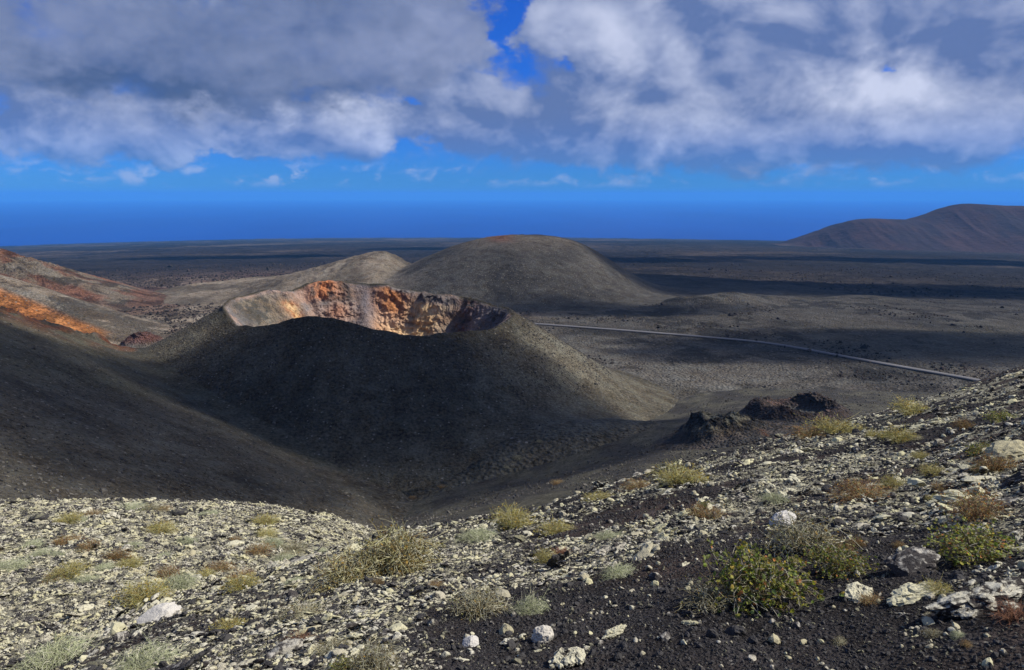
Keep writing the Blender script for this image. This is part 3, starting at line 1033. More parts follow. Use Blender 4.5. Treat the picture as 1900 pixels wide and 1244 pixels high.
M_LICHEN = rock_mat('lichen_crusted_lava', (0.04, 0.035, 0.033), (0.52, 0.495, 0.405), (0.49, 0.46, 0.28), 0.05, 13.0)
M_GREYROCK = rock_mat('half_bare_lava', (0.05, 0.045, 0.043), (0.42, 0.395, 0.34), (0.38, 0.345, 0.22), 0.0, 13.0)
M_BLACKROCK = rock_mat('bare_basalt', (0.045, 0.043, 0.043), (0.22, 0.21, 0.17), (0.2, 0.19, 0.12), -0.2, 3.0)
M_SCREE = rock_mat('scree_stone', (0.06, 0.056, 0.052), (0.17, 0.16, 0.14), (0.13, 0.12, 0.1), -0.08, 1.6)
M_BLOCK = rock_mat('flow_clinker', (0.028, 0.025, 0.024), (0.075, 0.06, 0.05), (0.06, 0.045, 0.04), -0.08, 0.5)
M_RUSTROCK = rock_mat('rusty_clinker', (0.05, 0.032, 0.028), (0.15, 0.085, 0.065), (0.10, 0.07, 0.055), -0.02, 0.9)
M_WHITEROCK = rock_mat('white_lichen_rock', (0.12, 0.11, 0.10), (0.54, 0.52, 0.48), (0.48, 0.44, 0.36), 0.20, 12.0)

LIB = {}


def lib(name, meshes):
    c = bpy.data.collections.new(name)
    for i, me in enumerate(meshes):
        o = bpy.data.objects.new('%s_%02d' % (name, i), me)
        c.objects.link(o)
    LIB[name] = (c, len(meshes))


lib('crust_kind', [crust_mesh('crust_piece', i + 3, 13 + i % 5, (M_LICHEN, M_GREYROCK, M_LICHEN, M_BLACKROCK)[i % 4]) for i in range(8)])
lib('pebble_kind', [rock_mesh('pebble_piece', 2, i + 40, 0.75, 0.4, 0.25, (M_LICHEN, M_GREYROCK, M_GREYROCK, M_BLACKROCK)[i % 4]) for i in range(8)])
lib('cinder_kind', [rock_mesh('cinder_piece', 1, i + 70, 0.8, 0.4, 0.25, M_BLACKROCK) for i in range(4)])
lib('block_kind', [rock_mesh('block_piece', 1, i + 120, 0.7, 0.4, 0.25, M_BLOCK) for i in range(5)])
lib('scree_kind', [rock_mesh('scree_piece', 1, i + 90, 0.7, 0.4, 0.2, M_SCREE if i % 3 else M_BLACKROCK) for i in range(6)])


def scatter(name, libname, P, rot, scl, label):
    """uncountable pieces lying about: points with their own turn and size, one object"""
    coll, k = LIB[libname]
    n = len(P)
    me = bpy.data.meshes.new(name)
    me.vertices.add(n)
    Q = np.asarray(P, np.float32).copy(); Q[:, 2] += H
    me.vertices.foreach_set('co', Q.ravel())
    a = me.attributes.new('rot', 'FLOAT_VECTOR', 'POINT'); a.data.foreach_set('vector', np.asarray(rot, np.float32).ravel())
    a = me.attributes.new('scl', 'FLOAT_VECTOR', 'POINT'); a.data.foreach_set('vector', np.asarray(scl, np.float32).ravel())
    a = me.attributes.new('idx', 'INT', 'POINT'); a.data.foreach_set('value', rng.integers(0, k, n).astype(np.int32))
    me.update()
    o = add_obj(name, me)
    g = bpy.data.node_groups.new(name + '_nodes', 'GeometryNodeTree')
    g.interface.new_socket('Geometry', in_out='INPUT', socket_type='NodeSocketGeometry')
    g.interface.new_socket('Geometry', in_out='OUTPUT', socket_type='NodeSocketGeometry')
    gi = g.nodes.new('NodeGroupInput'); go = g.nodes.new('NodeGroupOutput')
    ci = g.nodes.new('GeometryNodeCollectionInfo')
    ci.inputs['Collection'].default_value = coll
    ci.inputs['Separate Children'].default_value = True
    ci.inputs['Reset Children'].default_value = True
    ip = g.nodes.new('GeometryNodeInstanceOnPoints')
    ip.inputs['Pick Instance'].default_value = True

    def attr(nm, ty):
        q = g.nodes.new('GeometryNodeInputNamedAttribute')
        q.data_type = ty
        q.inputs['Name'].default_value = nm
        return q.outputs[0]
    g.links.new(gi.outputs[0], ip.inputs['Points'])
    g.links.new(ci.outputs[0], ip.inputs['Instance'])
    g.links.new(attr('idx', 'INT'), ip.inputs['Instance Index'])
    g.links.new(attr('rot', 'FLOAT_VECTOR'), ip.inputs['Rotation'])
    g.links.new(attr('scl', 'FLOAT_VECTOR'), ip.inputs['Scale'])
    g.links.new(ip.outputs[0], go.inputs[0])
    md = o.modifiers.new('pieces', 'NODES')
    md.node_group = g
    tag(o, label, kind='stuff')
    return o


def near_points(n, r0, r1, th0=-0.66, th1=0.66):
    th = rng.uniform(th0, th1, n)
    r = np.exp(rng.uniform(math.log(r0), math.log(r1), n))
    x, y = r * np.sin(th), r * np.cos(th)
    return x, y, r


def slope_rot(x, y, spin=math.pi, tilt=0.25):
    """lie with the slope, turned freely"""
    e = 0.15
    gx = (h_near(x + e, y, False) - h_near(x - e, y, False)) / (2 * e)
    gy = (h_near(x, y + e, False) - h_near(x, y - e, False)) / (2 * e)
    a = rng.uniform(-spin, spin, len(x))
    # express the slope in the piece's own turned frame
    ca, sa = np.cos(a), np.sin(a)
    gl, gm = gx * ca + gy * sa, -gx * sa + gy * ca
    return np.stack([np.arctan(gm) + rng.normal(0, tilt, len(x)), -np.arctan(gl) + rng.normal(0, tilt, len(x)), a], -1)


def build_near_stones():
    # lichen crust, in streaks along the slope
    x, y, r = near_points(120000, 3.2, 54)
    c = lichen_cover(x, y)
    keep = rng.random(len(x)) < (c ** 1.8) * 0.55
    x, y, r = x[keep], y[keep], r[keep]
    z = h_near(x, y)
    s = 0.032 * np.exp(rng.normal(0, 0.55, len(x))) * (r / 8) ** 0.5
    P = np.stack([x, y, z - 0.02 * s], -1)
    scl = np.stack([s * rng.uniform(.9, 1.6, len(s)), s * rng.uniform(.8, 1.3, len(s)), s * rng.uniform(.45, 0.95, len(s))], -1)
    scatter('lichen_crust', 'crust_kind', P, slope_rot(x, y), scl, 'pale knobbly lichen crust over broken lava on the near slope')
    # the pale mound downhill: a closer, finer crust
    x, y, r = near_points(60000, 13, 53, -0.66, 0.0)
    c = lichen_cover(x, y)
    keep = rng.random(len(x)) < 0.75 * c
    x, y, r = x[keep], y[keep], r[keep]
    z = h_near(x, y)
    s = 0.060 * np.exp(rng.normal(0, 0.5, len(x))) * (r / 25) ** 0.6
    P = np.stack([x, y, z + 0.02 * s], -1)
    scatter('mound_lichen_crust', 'crust_kind', P, slope_rot(x, y), s[:, None] * rng.uniform(.7, 1.3, (len(s), 3)), 'fine pale crust covering the mound downhill')
    # loose pebbles everywhere, fewer on the bare ash
    x, y, r = near_points(52000, 2.6, 60)
    c = lichen_cover(x, y)
    keep = rng.random(len(x)) < 0.10 + 0.22 * c
    x, y, r = x[keep], y[keep], r[keep]
    z = h_near(x, y)
    s = 0.017 * np.exp(rng.normal(0, 0.5, len(x))) * (r / 8) ** 0.6
    P = np.stack([x, y, z + 0.15 * s], -1)
    scl = s[:, None] * rng.uniform(.7, 1.25, (len(s), 3))
    scatter('lava_pebbles', 'pebble_kind', P, rng.uniform(-3.1, 3.1, (len(s), 3)), scl, 'loose lichen-spotted lava pebbles on the near slope')
    # black cinders: the grit of the ash itself
    x, y, r = near_points(60000, 2.4, 26)
    z = h_near(x, y)
    s = 0.0085 * np.exp(rng.normal(0, 0.45, len(x))) * (r / 6) ** 0.7
    P = np.stack([x, y, z + 0.1 * s], -1)
    scatter('black_cinders', 'cinder_kind', P, rng.uniform(-3.1, 3.1, (len(s), 3)), s[:, None] * rng.uniform(.7, 1.3, (len(s), 3)), 'black cinder grit of the near slope')


def build_scree():
    # stones rolled down the ash hills and over the valley floor
    def put(n, x, y, z, s0, name, label, p=0.42):
        s = s0 * np.exp(rng.normal(0, p, len(x)))
        P = np.stack([x, y, z + 0.1 * s], -1)
        scatter(name, 'scree_kind', P, rng.uniform(-3.1, 3.1, (len(s), 3)), s[:, None] * rng.uniform(.7, 1.3, (len(s), 3)), label)
    # ash hill
    th = np.radians(rng.uniform(-42, 0, 30000)); r = np.exp(rng.uniform(math.log(60), math.log(300), 30000))
    x, y = r * np.sin(th), r * np.cos(th)
    hz = h_left(x, y); bz = h_base(x, y); co = cone_out(x, y)
    k = hz > np.maximum(bz, co) + 1
    put(0, x[k], y[k], hz[k], 0.13, 'ash_hill_stones', 'small stones strewn over the dark ash hillside')
    # crater hill
    ph = rng.uniform(150, 400, 26000); rho = 1 + rng.uniform(0.06, 1.5, 26000)
    x = XC + RX * rho * np.cos(np.radians(ph)); y = YC + RY * rho * np.sin(np.radians(ph))
    co = cone_out(x, y); bz = h_base(x, y); hl = h_left(x, y)
    k = (co > bz + 1.5) & (co > hl + 2.0)
    put(0, x[k], y[k], co[k] + 0.05, 0.15, 'crater_hill_stones', 'small stones strewn over the outer flank of the crater hill')
    # valley floor, plain and the foot of the near hill
    th = np.radians(rng.uniform(-12, 36, 30000)); r = np.exp(rng.uniform(math.log(75), math.log(600), 30000))
    x, y = r * np.sin(th), r * np.cos(th)
    bz = np.maximum(h_base(x, y), h_near(x, y)); co = cone_out(x, y)
    k = (co < bz) & (vnoise(x / 30, y / 30) > -0.35)
    put(0, x[k], y[k], bz[k], 0.15, 'valley_stones', 'dark and pale stones strewn over the valley floor and the ash plain', 0.5)



def build_lava_blocks():
    # clinker of the broken flows, thick where the flows are
    n = 60000
    th = np.radians(rng.uniform(-36, 36, n)); r = np.exp(rng.uniform(math.log(380), math.log(1600), n))
    x, y = r * np.sin(th), r * np.cos(th)
    dens = sstep(fbm(x / 60 + 4, y / 45, octs=5, gain=.6) + 0.30 * sstep(-x / y, -0.1, 0.2) * sstep(r, 380, 480) + 0.25 * sstep(r, 750, 1100), 0.12, 0.34)
    k = rng.random(n) < dens
    x, y, r = x[k], y[k], r[k]
    bz = h_base(x, y)
    s = 0.55 * np.exp(rng.normal(0, 0.5, len(x))) * (r / 600) ** 0.3 * np.where(x > 0, 0.7, 1.0)
    P = np.stack([x, y, bz + 0.1 * s], -1)
    scatter('lava_blocks', 'block_kind', P, rng.uniform(-3.1, 3.1, (len(s), 3)), s[:, None] * rng.uniform(.7, 1.4, (len(s), 3)), 'broken lava blocks of the flows on the plain')


build_near_stones()
build_scree()
build_lava_blocks()


# ------------------------------------------------------------------ single rocks one can point at
def place_rock(name, u, v, wpx, me, label, sq=(1, 1, 1), spin=0.0, group=None, sink=0.12, cat='rock', hfun=None):
    p = hit(u, v, hfun or h_near)
    dist = math.hypot(p[0], p[1])
    s = wpx / F * dist * 0.5
    o = add_obj(name, me)
    o.location = (p[0], p[1], p[2] + H + s * sq[2] * (0.45 - sink))
    o.scale = (s * sq[0], s * sq[1], s * sq[2])
    o.rotation_euler = (0, -0.22, spin)
    tag(o, label, cat, group)
    return o


ROCKS_W = [rock_mesh('white_rock', 4, 200 + i, 0.75, 0.30, 0.16, M_WHITEROCK) for i in range(4)]
ROCKS_C = [crust_mesh('crusted_rock', 300 + i, 34, M_LICHEN, 3, 0.6) for i in range(5)]
ROCKS_G = [rock_mesh('grey_rock', 4, 400 + i, 0.6, 0.35, 0.2, M_GREYROCK) for i in range(4)]
ROCKS_B = [rock_mesh('black_rock', 3, 500 + i, 0.75, 0.35, 0.25, M_BLACKROCK) for i in range(5)]

place_rock('white_rock', 875, 1198, 34, ROCKS_W[0], 'round white rock lying alone on bare black ash', (1, .9, 1.0))
place_rock('white_rock', 1008, 1188, 46, ROCKS_W[1], 'pointed cream rock beside a crusted lump on bare ash', (1, .8, 1.15))
place_rock('crusted_rock', 945, 1196, 44, ROCKS_C[0], 'small knobbly lichen lump between two white rocks', (1, .8, .8))
place_rock('crusted_rock', 1052, 1232, 76, ROCKS_C[1], 'forked lichen-crusted rock with a black shadowed hollow at the bottom edge', (1, .9, 1.1), 0.4)
place_rock('grey_rock', 1690, 1062, 84, ROCKS_G[0], 'flat grey lichen boulder uphill of the pale crust slab', (1, .75, .8), 0.3)
place_rock('crusted_rock', 1692, 1108, 100, ROCKS_C[2], 'wide flat slab of pale crust on black ash', (1, .8, .55), 0.2)
place_rock('white_rock', 1452, 972, 46, ROCKS_W[2], 'smooth whitish boulder behind the curling dry shrub', (1, .9, .85))
place_rock('white_rock', 298, 1150, 66, ROCKS_W[3], 'long pinkish white boulder tilted among yellow lichen', (1.1, .7, .7), 0.5)
place_rock('grey_rock', 530, 1212, 58, ROCKS_G[1], 'grey boulder with a lichen cap beside the red plant', (1.1, .8, .7), 0.4)
place_rock('black_rock', 1365, 1178, 38, ROCKS_B[0], 'black wedge of lava with a pale upper edge on ash', (1, .6, .8), -0.4)
place_rock('crusted_rock', 1280, 1160, 34, ROCKS_C[3], 'pale sloping crust wedge below the leafy shrub', (1, .6, .8), -0.3)
place_rock('black_rock', 332, 957, 26, ROCKS_B[1], 'larger black boulder on the crest of the pale mound', (1, .8, .9))
place_rock('black_rock', 72, 966, 28, ROCKS_B[2], 'dark grey boulder at the edge of the pale mound', (1.1, .8, .7))
place_rock('black_rock', 265, 942, 26, ROCKS_B[3], 'low black stone on the mound crest beside the larger boulder', (1.2, .8, .6))
place_rock('crusted_rock', 1830, 1130, 150, ROCKS_C[4], 'long overhanging lava ledge with yellow lichen and shrubs around it', (1.1, .7, .7), 0.1)
place_rock('grey_rock', 1875, 850, 70, ROCKS_G[2], 'dark hollow boulder high on the slope', (1.1, .8, .7), 0.2)
place_rock('crusted_rock', 1140, 1180, 60, ROCKS_C[0], 'ragged crust ridge casting shade on bare ash', (1.1, .6, .8), 0.5)
place_rock('crusted_rock', 1590, 1110, 66, ROCKS_C[1], 'heap of white crust chips beside the leafy shrub', (1, .9, .7), 1.2)

# the many crusted rocks of the slope that nothing tells apart
GR_CRUST = 'lichen-crusted rocks of the near slope'


def build_many_rocks():
    pool = [rock_mesh('crusted_stone', 3, 600 + i, 0.6, 0.4, 0.28, M_LICHEN if i % 3 else M_GREYROCK) for i in range(6)] + [crust_mesh('crusted_lump', 640 + i, 20, M_LICHEN, 2, 0.55) for i in range(4)]
    placed = 0
    tries = 0
    while placed < 250 and tries < 6000:
        tries += 1
        th = random.uniform(-0.6, 0.6)
        r = math.exp(random.uniform(math.log(4.6), math.log(30)))
        x, y = r * math.sin(th), r * math.cos(th)
        ax, ay = np.array([x]), np.array([y])
        if random.random() > float(lichen_cover(ax, ay)[0]) ** 1.3 * 0.95 + 0.03:
            continue
        z = float(h_near(ax, ay)[0])
        s = 0.05 * math.exp(random.gauss(0, 0.4)) * (r / 8) ** 0.6
        o = add_obj('lava_rock', random.choice(pool))
        o.location = (x, y, z + H + 0.12 * s)
        o.scale = (s * random.uniform(.9, 1.5), s * random.uniform(.8, 1.1), s * random.uniform(.6, 1.0))
        o.rotation_euler = (random.gauss(-.2, .2), random.gauss(-.22, .2), random.uniform(-3.1, 3.1))
        tag(o, 'one of the pale lichen-crusted lava rocks scattered over the near slope', 'rock', GR_CRUST)
        placed += 1


build_many_rocks()


# ------------------------------------------------------------------ shrubs
def tube_mesh(name, paths, sides=3, cols=None):
    Vs, Fs, Cs, k = [], [], [], 0
    for pi, (P, R) in enumerate(paths):
        P = np.asarray(P); R = np.asarray(R); n = len(P)
        T = np.gradient(P, axis=0)
        T /= np.linalg.norm(T, axis=1)[:, None] + 1e-9
        ref = np.where(np.abs(T[:, 2:3]) > 0.9, np.array([[1.0, 0, 0]]), np.array([[0, 0, 1.0]]))
        A = np.cross(T, ref); A /= np.linalg.norm(A, axis=1)[:, None] + 1e-9
        B = np.cross(T, A)
        ang = np.arange(sides) * 2 * math.pi / sides
        ring = P[:, None] + R[:, None, None] * (A[:, None] * np.cos(ang)[None, :, None] + B[:, None] * np.sin(ang)[None, :, None])
        Vs.append(ring.reshape(-1, 3))
        idx = k + np.arange(n * sides).reshape(n, sides)
        j2 = np.roll(np.arange(sides), -1)
        Fs.append(np.stack([idx[:-1], idx[:-1][:, j2], idx[1:][:, j2], idx[1:]], -1).reshape(-1, 4))
        if cols is not None:
            Cs.append(np.broadcast_to(cols[pi], (n * sides, 3)))
        k += n * sides
    return raw_mesh(name, np.concatenate(Vs), np.concatenate(Fs), np.concatenate(Cs) if cols is not None else None)


def leaf_mesh(name, P, size, cols, r2):
    """small folded oval leaves: six faces each"""
    n = len(P)
    a = r2.uniform(0, 2 * math.pi, n); t = r2.uniform(-0.5, 1.1, n)
    D = np.stack([np.cos(a) * np.cos(t), np.sin(a) * np.cos(t), np.sin(t)], -1)
    U = np.cross(D, r2.normal(size=(n, 3))); U /= np.linalg.norm(U, axis=1)[:, None]
    N = np.cross(D, U)
    L = size * r2.uniform(0.6, 1.3, n)[:, None]
    W = L * 0.36
    pts = [P, P + D * L * .3 + U * W, P + D * L * .75 + U * W * .8 - N * L * .08, P + D * L - N * L * .15, P + D * L * .75 - U * W * .8 - N * L * .08, P + D * L * .3 - U * W]
    mid = P + D * L * .5 - N * L * .16
    V = np.stack(pts + [mid], 1).reshape(-1, 3)
    b = (np.arange(n) * 7)[:, None]
    Fs = [np.concatenate([b + i, b + (i + 1) % 6, b + 6], 1) for i in range(6)]
    Fc = np.stack(Fs, 1).reshape(-1, 3)
    return raw_mesh(name, V, Fc, np.repeat(cols, 7, axis=0), smooth=False)


def plant_mat(name, rough=0.75, trans=0.25):
    m = bpy.data.materials.new(name)
    m.use_nodes = True
    t = NT(m.node_tree)
    bs = m.node_tree.nodes['Principled BSDF']
    at = t.node('ShaderNodeAttribute', attribute_name='Col').outputs['Color']
    rnd = t.node('ShaderNodeObjectInfo').outputs['Random']
    pos = t.node('ShaderNodeNewGeometry').outputs['Position']
    n = t.noise(pos, 30.0, 3.0, 0.6)
    f = t.math('ADD', t.lin(n, 0.3, 0.7, 0.75, 1.2), t.lin(rnd, 0, 1, -0.12, 0.12))
    col = t.mix(1.0, at, t.comb(f, f, t.math('MULTIPLY', f, 0.95)), 'MULTIPLY')
    t.l.new(col, bs.inputs['Base Color'])
    bs.inputs['Roughness'].default_value = rough
    bs.inputs['Specular IOR Level'].default_value = 0.2
    if trans:
        tr = t.node('ShaderNodeBsdfTranslucent')
        t.l.new(col, tr.inputs[0])
        mx = t.node('ShaderNodeMixShader')
        mx.inputs[0].default_value = trans
        out = [q for q in m.node_tree.nodes if q.type == 'OUTPUT_MATERIAL'][0]
        t.l.new(bs.outputs[0], mx.inputs[1]); t.l.new(tr.outputs[0], mx.inputs[2])
        t.l.new(mx.outputs[0], out.inputs[0])
    return m


M_STEM = plant_mat('dry_stems', 0.85, 0.0)
M_LEAF = plant_mat('small_leaves', 0.6, 0.3)


def shrub_paths(seed, n, width, height, curl, thick, droop=0.0, seg=8, wild=0.35):
    r2 = np.random.default_rng(seed)
    paths = []
    for i in range(n):
        a = r2.uniform(0, 2 * math.pi)
        q = math.sqrt(r2.random())
        base = np.array([math.cos(a) * q * 0.28 * width * 0.5, math.sin(a) * q * 0.28 * width * 0.5, -0.02])
        elev = math.radians(12 + 78 * (1 - q) * r2.uniform(0.6, 1.1) + 10 * r2.random())
        a2 = a + r2.normal(0, wild)
        d = np.array([math.cos(a2) * math.cos(elev) * width * 0.5, math.sin(a2) * math.cos(elev) * width * 0.5, math.sin(elev) * height])
        d = d * r2.uniform(0.6, 1.12)
        s = np.linspace(0, 1, seg)
        P = base + s[:, None] * d
        ax = r2.normal(size=3); ax /= np.linalg.norm(ax)
        side = np.cross(d, ax); side /= np.linalg.norm(side) + 1e-9
        side2 = np.cross(d, side); side2 /= np.linalg.norm(side2) + 1e-9
        amp = curl * r2.uniform(0.4, 1.5) * width
        P = P + side * (amp * np.sin(s * r2.uniform(2, 6)) * s)[:, None] + side2 * (amp * (1 - np.cos(s * r2.uniform(2, 6))) * s * 0.7)[:, None]
        P[:, 2] += -droop * height * s ** 3 + 0.10 * height * np.sin(s * 3)
        P[:, 2] = np.maximum(P[:, 2], -0.02)
        paths.append((P, thick * r2.uniform(.6, 1.3) * (1 - 0.62 * s)))
        # side twigs off the outer half
        for _ in range(r2.integers(1, 4)):
            j = r2.integers(2, seg - 1)
            dd = r2.normal(size=3) * np.array((1, 1, .7)) + 0.5 * d / (np.linalg.norm(d) + 1e-9)
            ln = width * r2.uniform(.06, .17)
            s3 = np.linspace(0, 1, 5)
            cv = r2.normal(size=3)
            T = P[j] + s3[:, None] * dd * ln * 0.7 + (s3 ** 2)[:, None] * cv * ln * 0.5
            T[:, 2] = np.maximum(T[:, 2], -0.01)
            paths.append((T, thick * 0.62 * (1 - 0.5 * s3)))
    return paths, r2


KINDS = {
    #          n   width height curl  thick droop  stem colours                                     leaves size  leaf colours
    'twiggy': (230, 1.0, 0.55, .17, .0075, .25, [(.40, .38, .20), (.46, .43, .27), (.28, .23, .10), (.20, .14, .06), (.48, .46, .33)], 900, .030, [(.44, .41, .22), (.36, .33, .12), (.34, .22, .05), (.46, .44, .28), (.22, .17, .05)]),
    'leafy':  (150, 1.0, 0.60, .14, .0056, .20, [(.20, .18, .12), (.36, .34, .27), (.13, .10, .06)], 1500, .044, [(.16, .22, .03), (.28, .30, .03), (.09, .12, .03), (.34, .25, .04), (.19, .26, .08), (.17, .18, .05), (.13, .15, .04), (.22, .22, .05), (.12, .17, .03), (.30, .28, .05), (.20, .20, .06), (.16, .20, .05), (.22, .24, .05), (.26, .24, .06), (.42, .18, .06)]),
    'curly':  (190, 1.0, 0.48, .24, .0065, .35, [(.34, .33, .24), (.44, .42, .32), (.24, .21, .12), (.14, .11, .06)], 420, .028, [(.26, .25, .07), (.20, .22, .06), (.36, .22, .04), (.32, .31, .18)]),
    'rusty':  (170, 1.0, 0.55, .13, .0055, .15, [(.22, .14, .07), (.30, .20, .10), (.30, .28, .17), (.16, .10, .06)], 700, .030, [(.32, .17, .05), (.40, .22, .06), (.24, .22, .06), (.26, .10, .05)]),
    'golden': (210, 1.0, 0.60, .11, .0060, .12, [(.40, .36, .15), (.34, .33, .14), (.45, .43, .26), (.28, .22, .08)], 700, .030, [(.40, .33, .06), (.33, .32, .08), (.42, .27, .05)]),
    'grassy': (280, 1.0, 0.42, .15, .0055, .45, [(.44, .46, .31), (.38, .41, .25), (.50, .49, .38), (.33, .36, .2)], 30, .016, [(.40, .36, .12)]),
    'red':    (110, 1.0, 0.60, .07, .0060, .10, [(.18, .09, .06), (.24, .12, .07)], 200, .030, [(.26, .10, .06), (.32, .14, .08), (.20, .09, .05)]),
}
SHRUB = {}
for ki, (kn, kv) in enumerate(KINDS.items()):
    n_, w_, h_, cu, tk, dr, sc, nl, ls, lc = kv
    SHRUB[kn] = []
    for var in range(2):
        paths, r2 = shrub_paths(1000 + ki * 10 + var, n_, w_, h_, cu, tk, dr)
        cols = [np.array(sc[r2.integers(len(sc))]) * r2.uniform(.8, 1.15) for _ in paths]
        st = tube_mesh(kn + '_stems', paths, 3, cols)
        st.materials.append(M_STEM)
        tips = []
        for _ in range(nl):
            P, _R = paths[r2.integers(len(paths))]
            j = r2.integers(len(P) // 2, len(P))
            tips.append(P[j] + r2.normal(0, .012, 3))
        lcol = np.array([np.array(lc[r2.integers(len(lc))]) * r2.uniform(.75, 1.2) for _ in range(nl)])
        lf = leaf_mesh(kn + '_leaves', np.array(tips), ls, lcol, r2)
        lf.materials.append(M_LEAF)
        SHRUB[kn].append((st, lf))


def shrub(u, v, wpx, kind, label, hk=1.0, group='shrubs of the near slope', hfun=None, cat='shrub', name=None):
    p = hit(u, v, hfun or h_near)
    dist = math.hypot(p[0], p[1])
    w = wpx / F * dist
    e = bpy.data.objects.new(name or (kind + '_shrub'), None)
    COLL.objects.link(e)
    e.empty_display_size = 0.1
    e.location = (p[0], p[1], p[2] + H)
    e.scale = (w * random.uniform(.8, 1.2), w * random.uniform(.75, 1.15), w * hk * random.uniform(.85, 1.1))
    e.rotation_euler = (random.gauss(0, .05), random.gauss(-.06, .05), random.uniform(-3.1, 3.1))
    tag(e, label, cat, group)
    st, lf = SHRUB[kind][random.randrange(2)]
    add_obj('stems', st, None, e)
    add_obj('leaves', lf, None, e)
    return e


shrub(740, 1060, 185, 'twiggy', 'large straw-yellow twiggy shrub standing on the crest over the valley', 1.15)
shrub(650, 1080, 150, 'twiggy', 'low straw-coloured shrub spreading at the foot of the large twiggy shrub', 0.7)
shrub(1412, 1112, 235, 'leafy', 'leafy green shrub with orange and yellow leaves on black ash', 1.0)
shrub(1330, 1120, 130, 'curly', 'dark trailing twigs at the shaded side of the leafy green shrub', 0.6)
shrub(1500, 1022, 150, 'curly', 'curling dry grey shrub just uphill of the leafy green shrub', 1.0)
shrub(1560, 1062, 120, 'leafy', 'thin green shrub between the curling dry shrub and the flat grey boulder', 0.7)
shrub(890, 1140, 130, 'curly', 'curled pale green shrub at the upper edge of the bare ash', 0.95)
shrub(985, 1138, 66, 'grassy', 'small upright tuft beside the curled pale green shrub', 1.5)
shrub(950, 978, 80, 'golden', 'rounded yellow-green shrub on the crest above the gully', 1.0)
shrub(1262, 900, 96, 'golden', 'golden shrub at the crest below the dark rock outcrop', 0.95)
shrub(695, 1246, 130, 'curly', 'tangled dry shrub cut by the bottom edge with a few lime leaves', 1.1)
shrub(640, 1246, 60, 'leafy', 'lime-leaved sprig at the bottom edge', 0.9)
shrub(1812, 962, 120, 'rusty', 'rust-brown shrub uphill of the green trailing shrub', 1.0)
shrub(1812, 1035, 140, 'leafy', 'trailing yellow-green shrub beside the flat grey boulder', 0.7)
shrub(1030, 990, 66, 'golden', 'small golden tuft beside the rounded crest shrub', 0.8)
shrub(885, 1002, 80, 'grassy', 'soft pale yellow tuft on the crest beside the large twiggy shrub', 0.9)
shrub(1015, 1045, 56, 'golden', 'small yellow-green tuft on pale crust mid slope', 1.0)
shrub(1150, 1070, 70, 'grassy', 'pale curled tuft by a dark hollow mid slope', 0.9)
shrub(1598, 925, 120, 'rusty', 'broad brown dried shrub mid slope with one yellow tip', 0.6)
shrub(1655, 905, 50, 'golden', 'small bright yellow sprig at the end of the broad brown shrub', 1.0)
shrub(1820, 842, 44, 'leafy', 'small fresh green sprig high on the slope', 0.8)
shrub(1845, 875, 70, 'rusty', 'thin orange-brown shrub below the fresh green sprig', 0.9)
shrub(1555, 805, 90, 'golden', 'dark yellow-green shrub on the crest beside the rock outcrop', 0.7)
shrub(1500, 815, 80, 'rusty', 'dry olive shrub below the crest near the rock outcrop', 0.7)
shrub(1690, 768, 80, 'golden', 'yellowish shrub on the crest below the road end', 0.6)
shrub(1670, 820, 60, 'golden', 'isolated yellow tuft on upper slope crust', 0.8)
shrub(1180, 910, 56, 'rusty', 'brown tuft on the crest beside the golden shrub', 0.9)
shrub(1110, 930, 60, 'golden', 'small ochre tuft on the crest over the gully', 0.7)
shrub(270, 1118, 90, 'golden', 'yellow-orange shrub among pale lichen on the lower slope', 0.9)
shrub(330, 1090, 80, 'grassy', 'pale yellow tuft uphill of the pinkish boulder', 0.9)
shrub(450, 1092, 66, 'golden', 'ochre tuft with orange tips on the pale lower slope', 0.9)
shrub(560, 1145, 80, 'curly', 'grey curled tuft beside bare soil', 0.8)
shrub(555, 1195, 56, 'red', 'small red-leaved plant on dark soil', 0.9, name='red_plant', cat='plant')
shrub(95, 1236, 130, 'grassy', 'pale grass clump near the bottom corner', 0.9)
shrub(275, 1240, 110, 'grassy', 'curled silvery green grass clump at the bottom edge', 0.9)
shrub(620, 1210, 80, 'curly', 'grey dry tuft beside the small red-leaved plant', 0.7)
shrub(430, 1170, 60, 'golden', 'small green-gold tuft on the lower slope', 0.9)
shrub(1040, 1030, 60, 'red', 'low rust-red plant on the crust mid slope', 0.5, name='red_plant', cat='plant')
shrub(1130, 1000, 60, 'grassy', 'pale feathery tuft in a crust streak', 0.8)
shrub(1310, 960, 70, 'rusty', 'low brownish tuft among white crust', 0.7)
shrub(1440, 930, 60, 'grassy', 'pale tuft above the smooth whitish boulder', 0.8)
shrub(1880, 1150, 90, 'red', 'red-brown withered plant under the lava ledge', 0.7, name='red_plant', cat='plant')
shrub(1740, 1100, 50, 'golden', 'small yellow tuft below the trailing shrub', 0.8)

# tufts of the pale mound and of the slope, which only read as a sprinkling
GT = 'tufts on the pale mound'
for i in range(46):
    u = random.uniform(-20, 640); v = random.uniform(945, 1085)
    if v < 930 + max(0, (u - 400)) * 0.25:
        continue
    shrub(u, v, random.uniform(26, 60), random.choice(['grassy', 'grassy', 'golden', 'rusty', 'curly']), 'one of the soft pale green and yellow tufts sprinkled over the mound', random.uniform(.4, .75), GT, cat='tuft', name='dry_tuft')
GS = 'tufts among the crust'
for i in range(44):
    u = random.uniform(700, 1900); v = random.uniform(700, 1200)
    vc = np.interp(u, _CU, _CV)
    if v < vc + 16 or (v > 1130 and u < 1500):
        continue
    shrub(u, v, random.uniform(22, 52), random.choice(['grassy', 'golden', 'rusty', 'curly', 'leafy']), 'one of the little dry tufts scattered among the crusted rocks', random.uniform(.6, 1.0), GS, cat='tuft', name='crust_tuft')


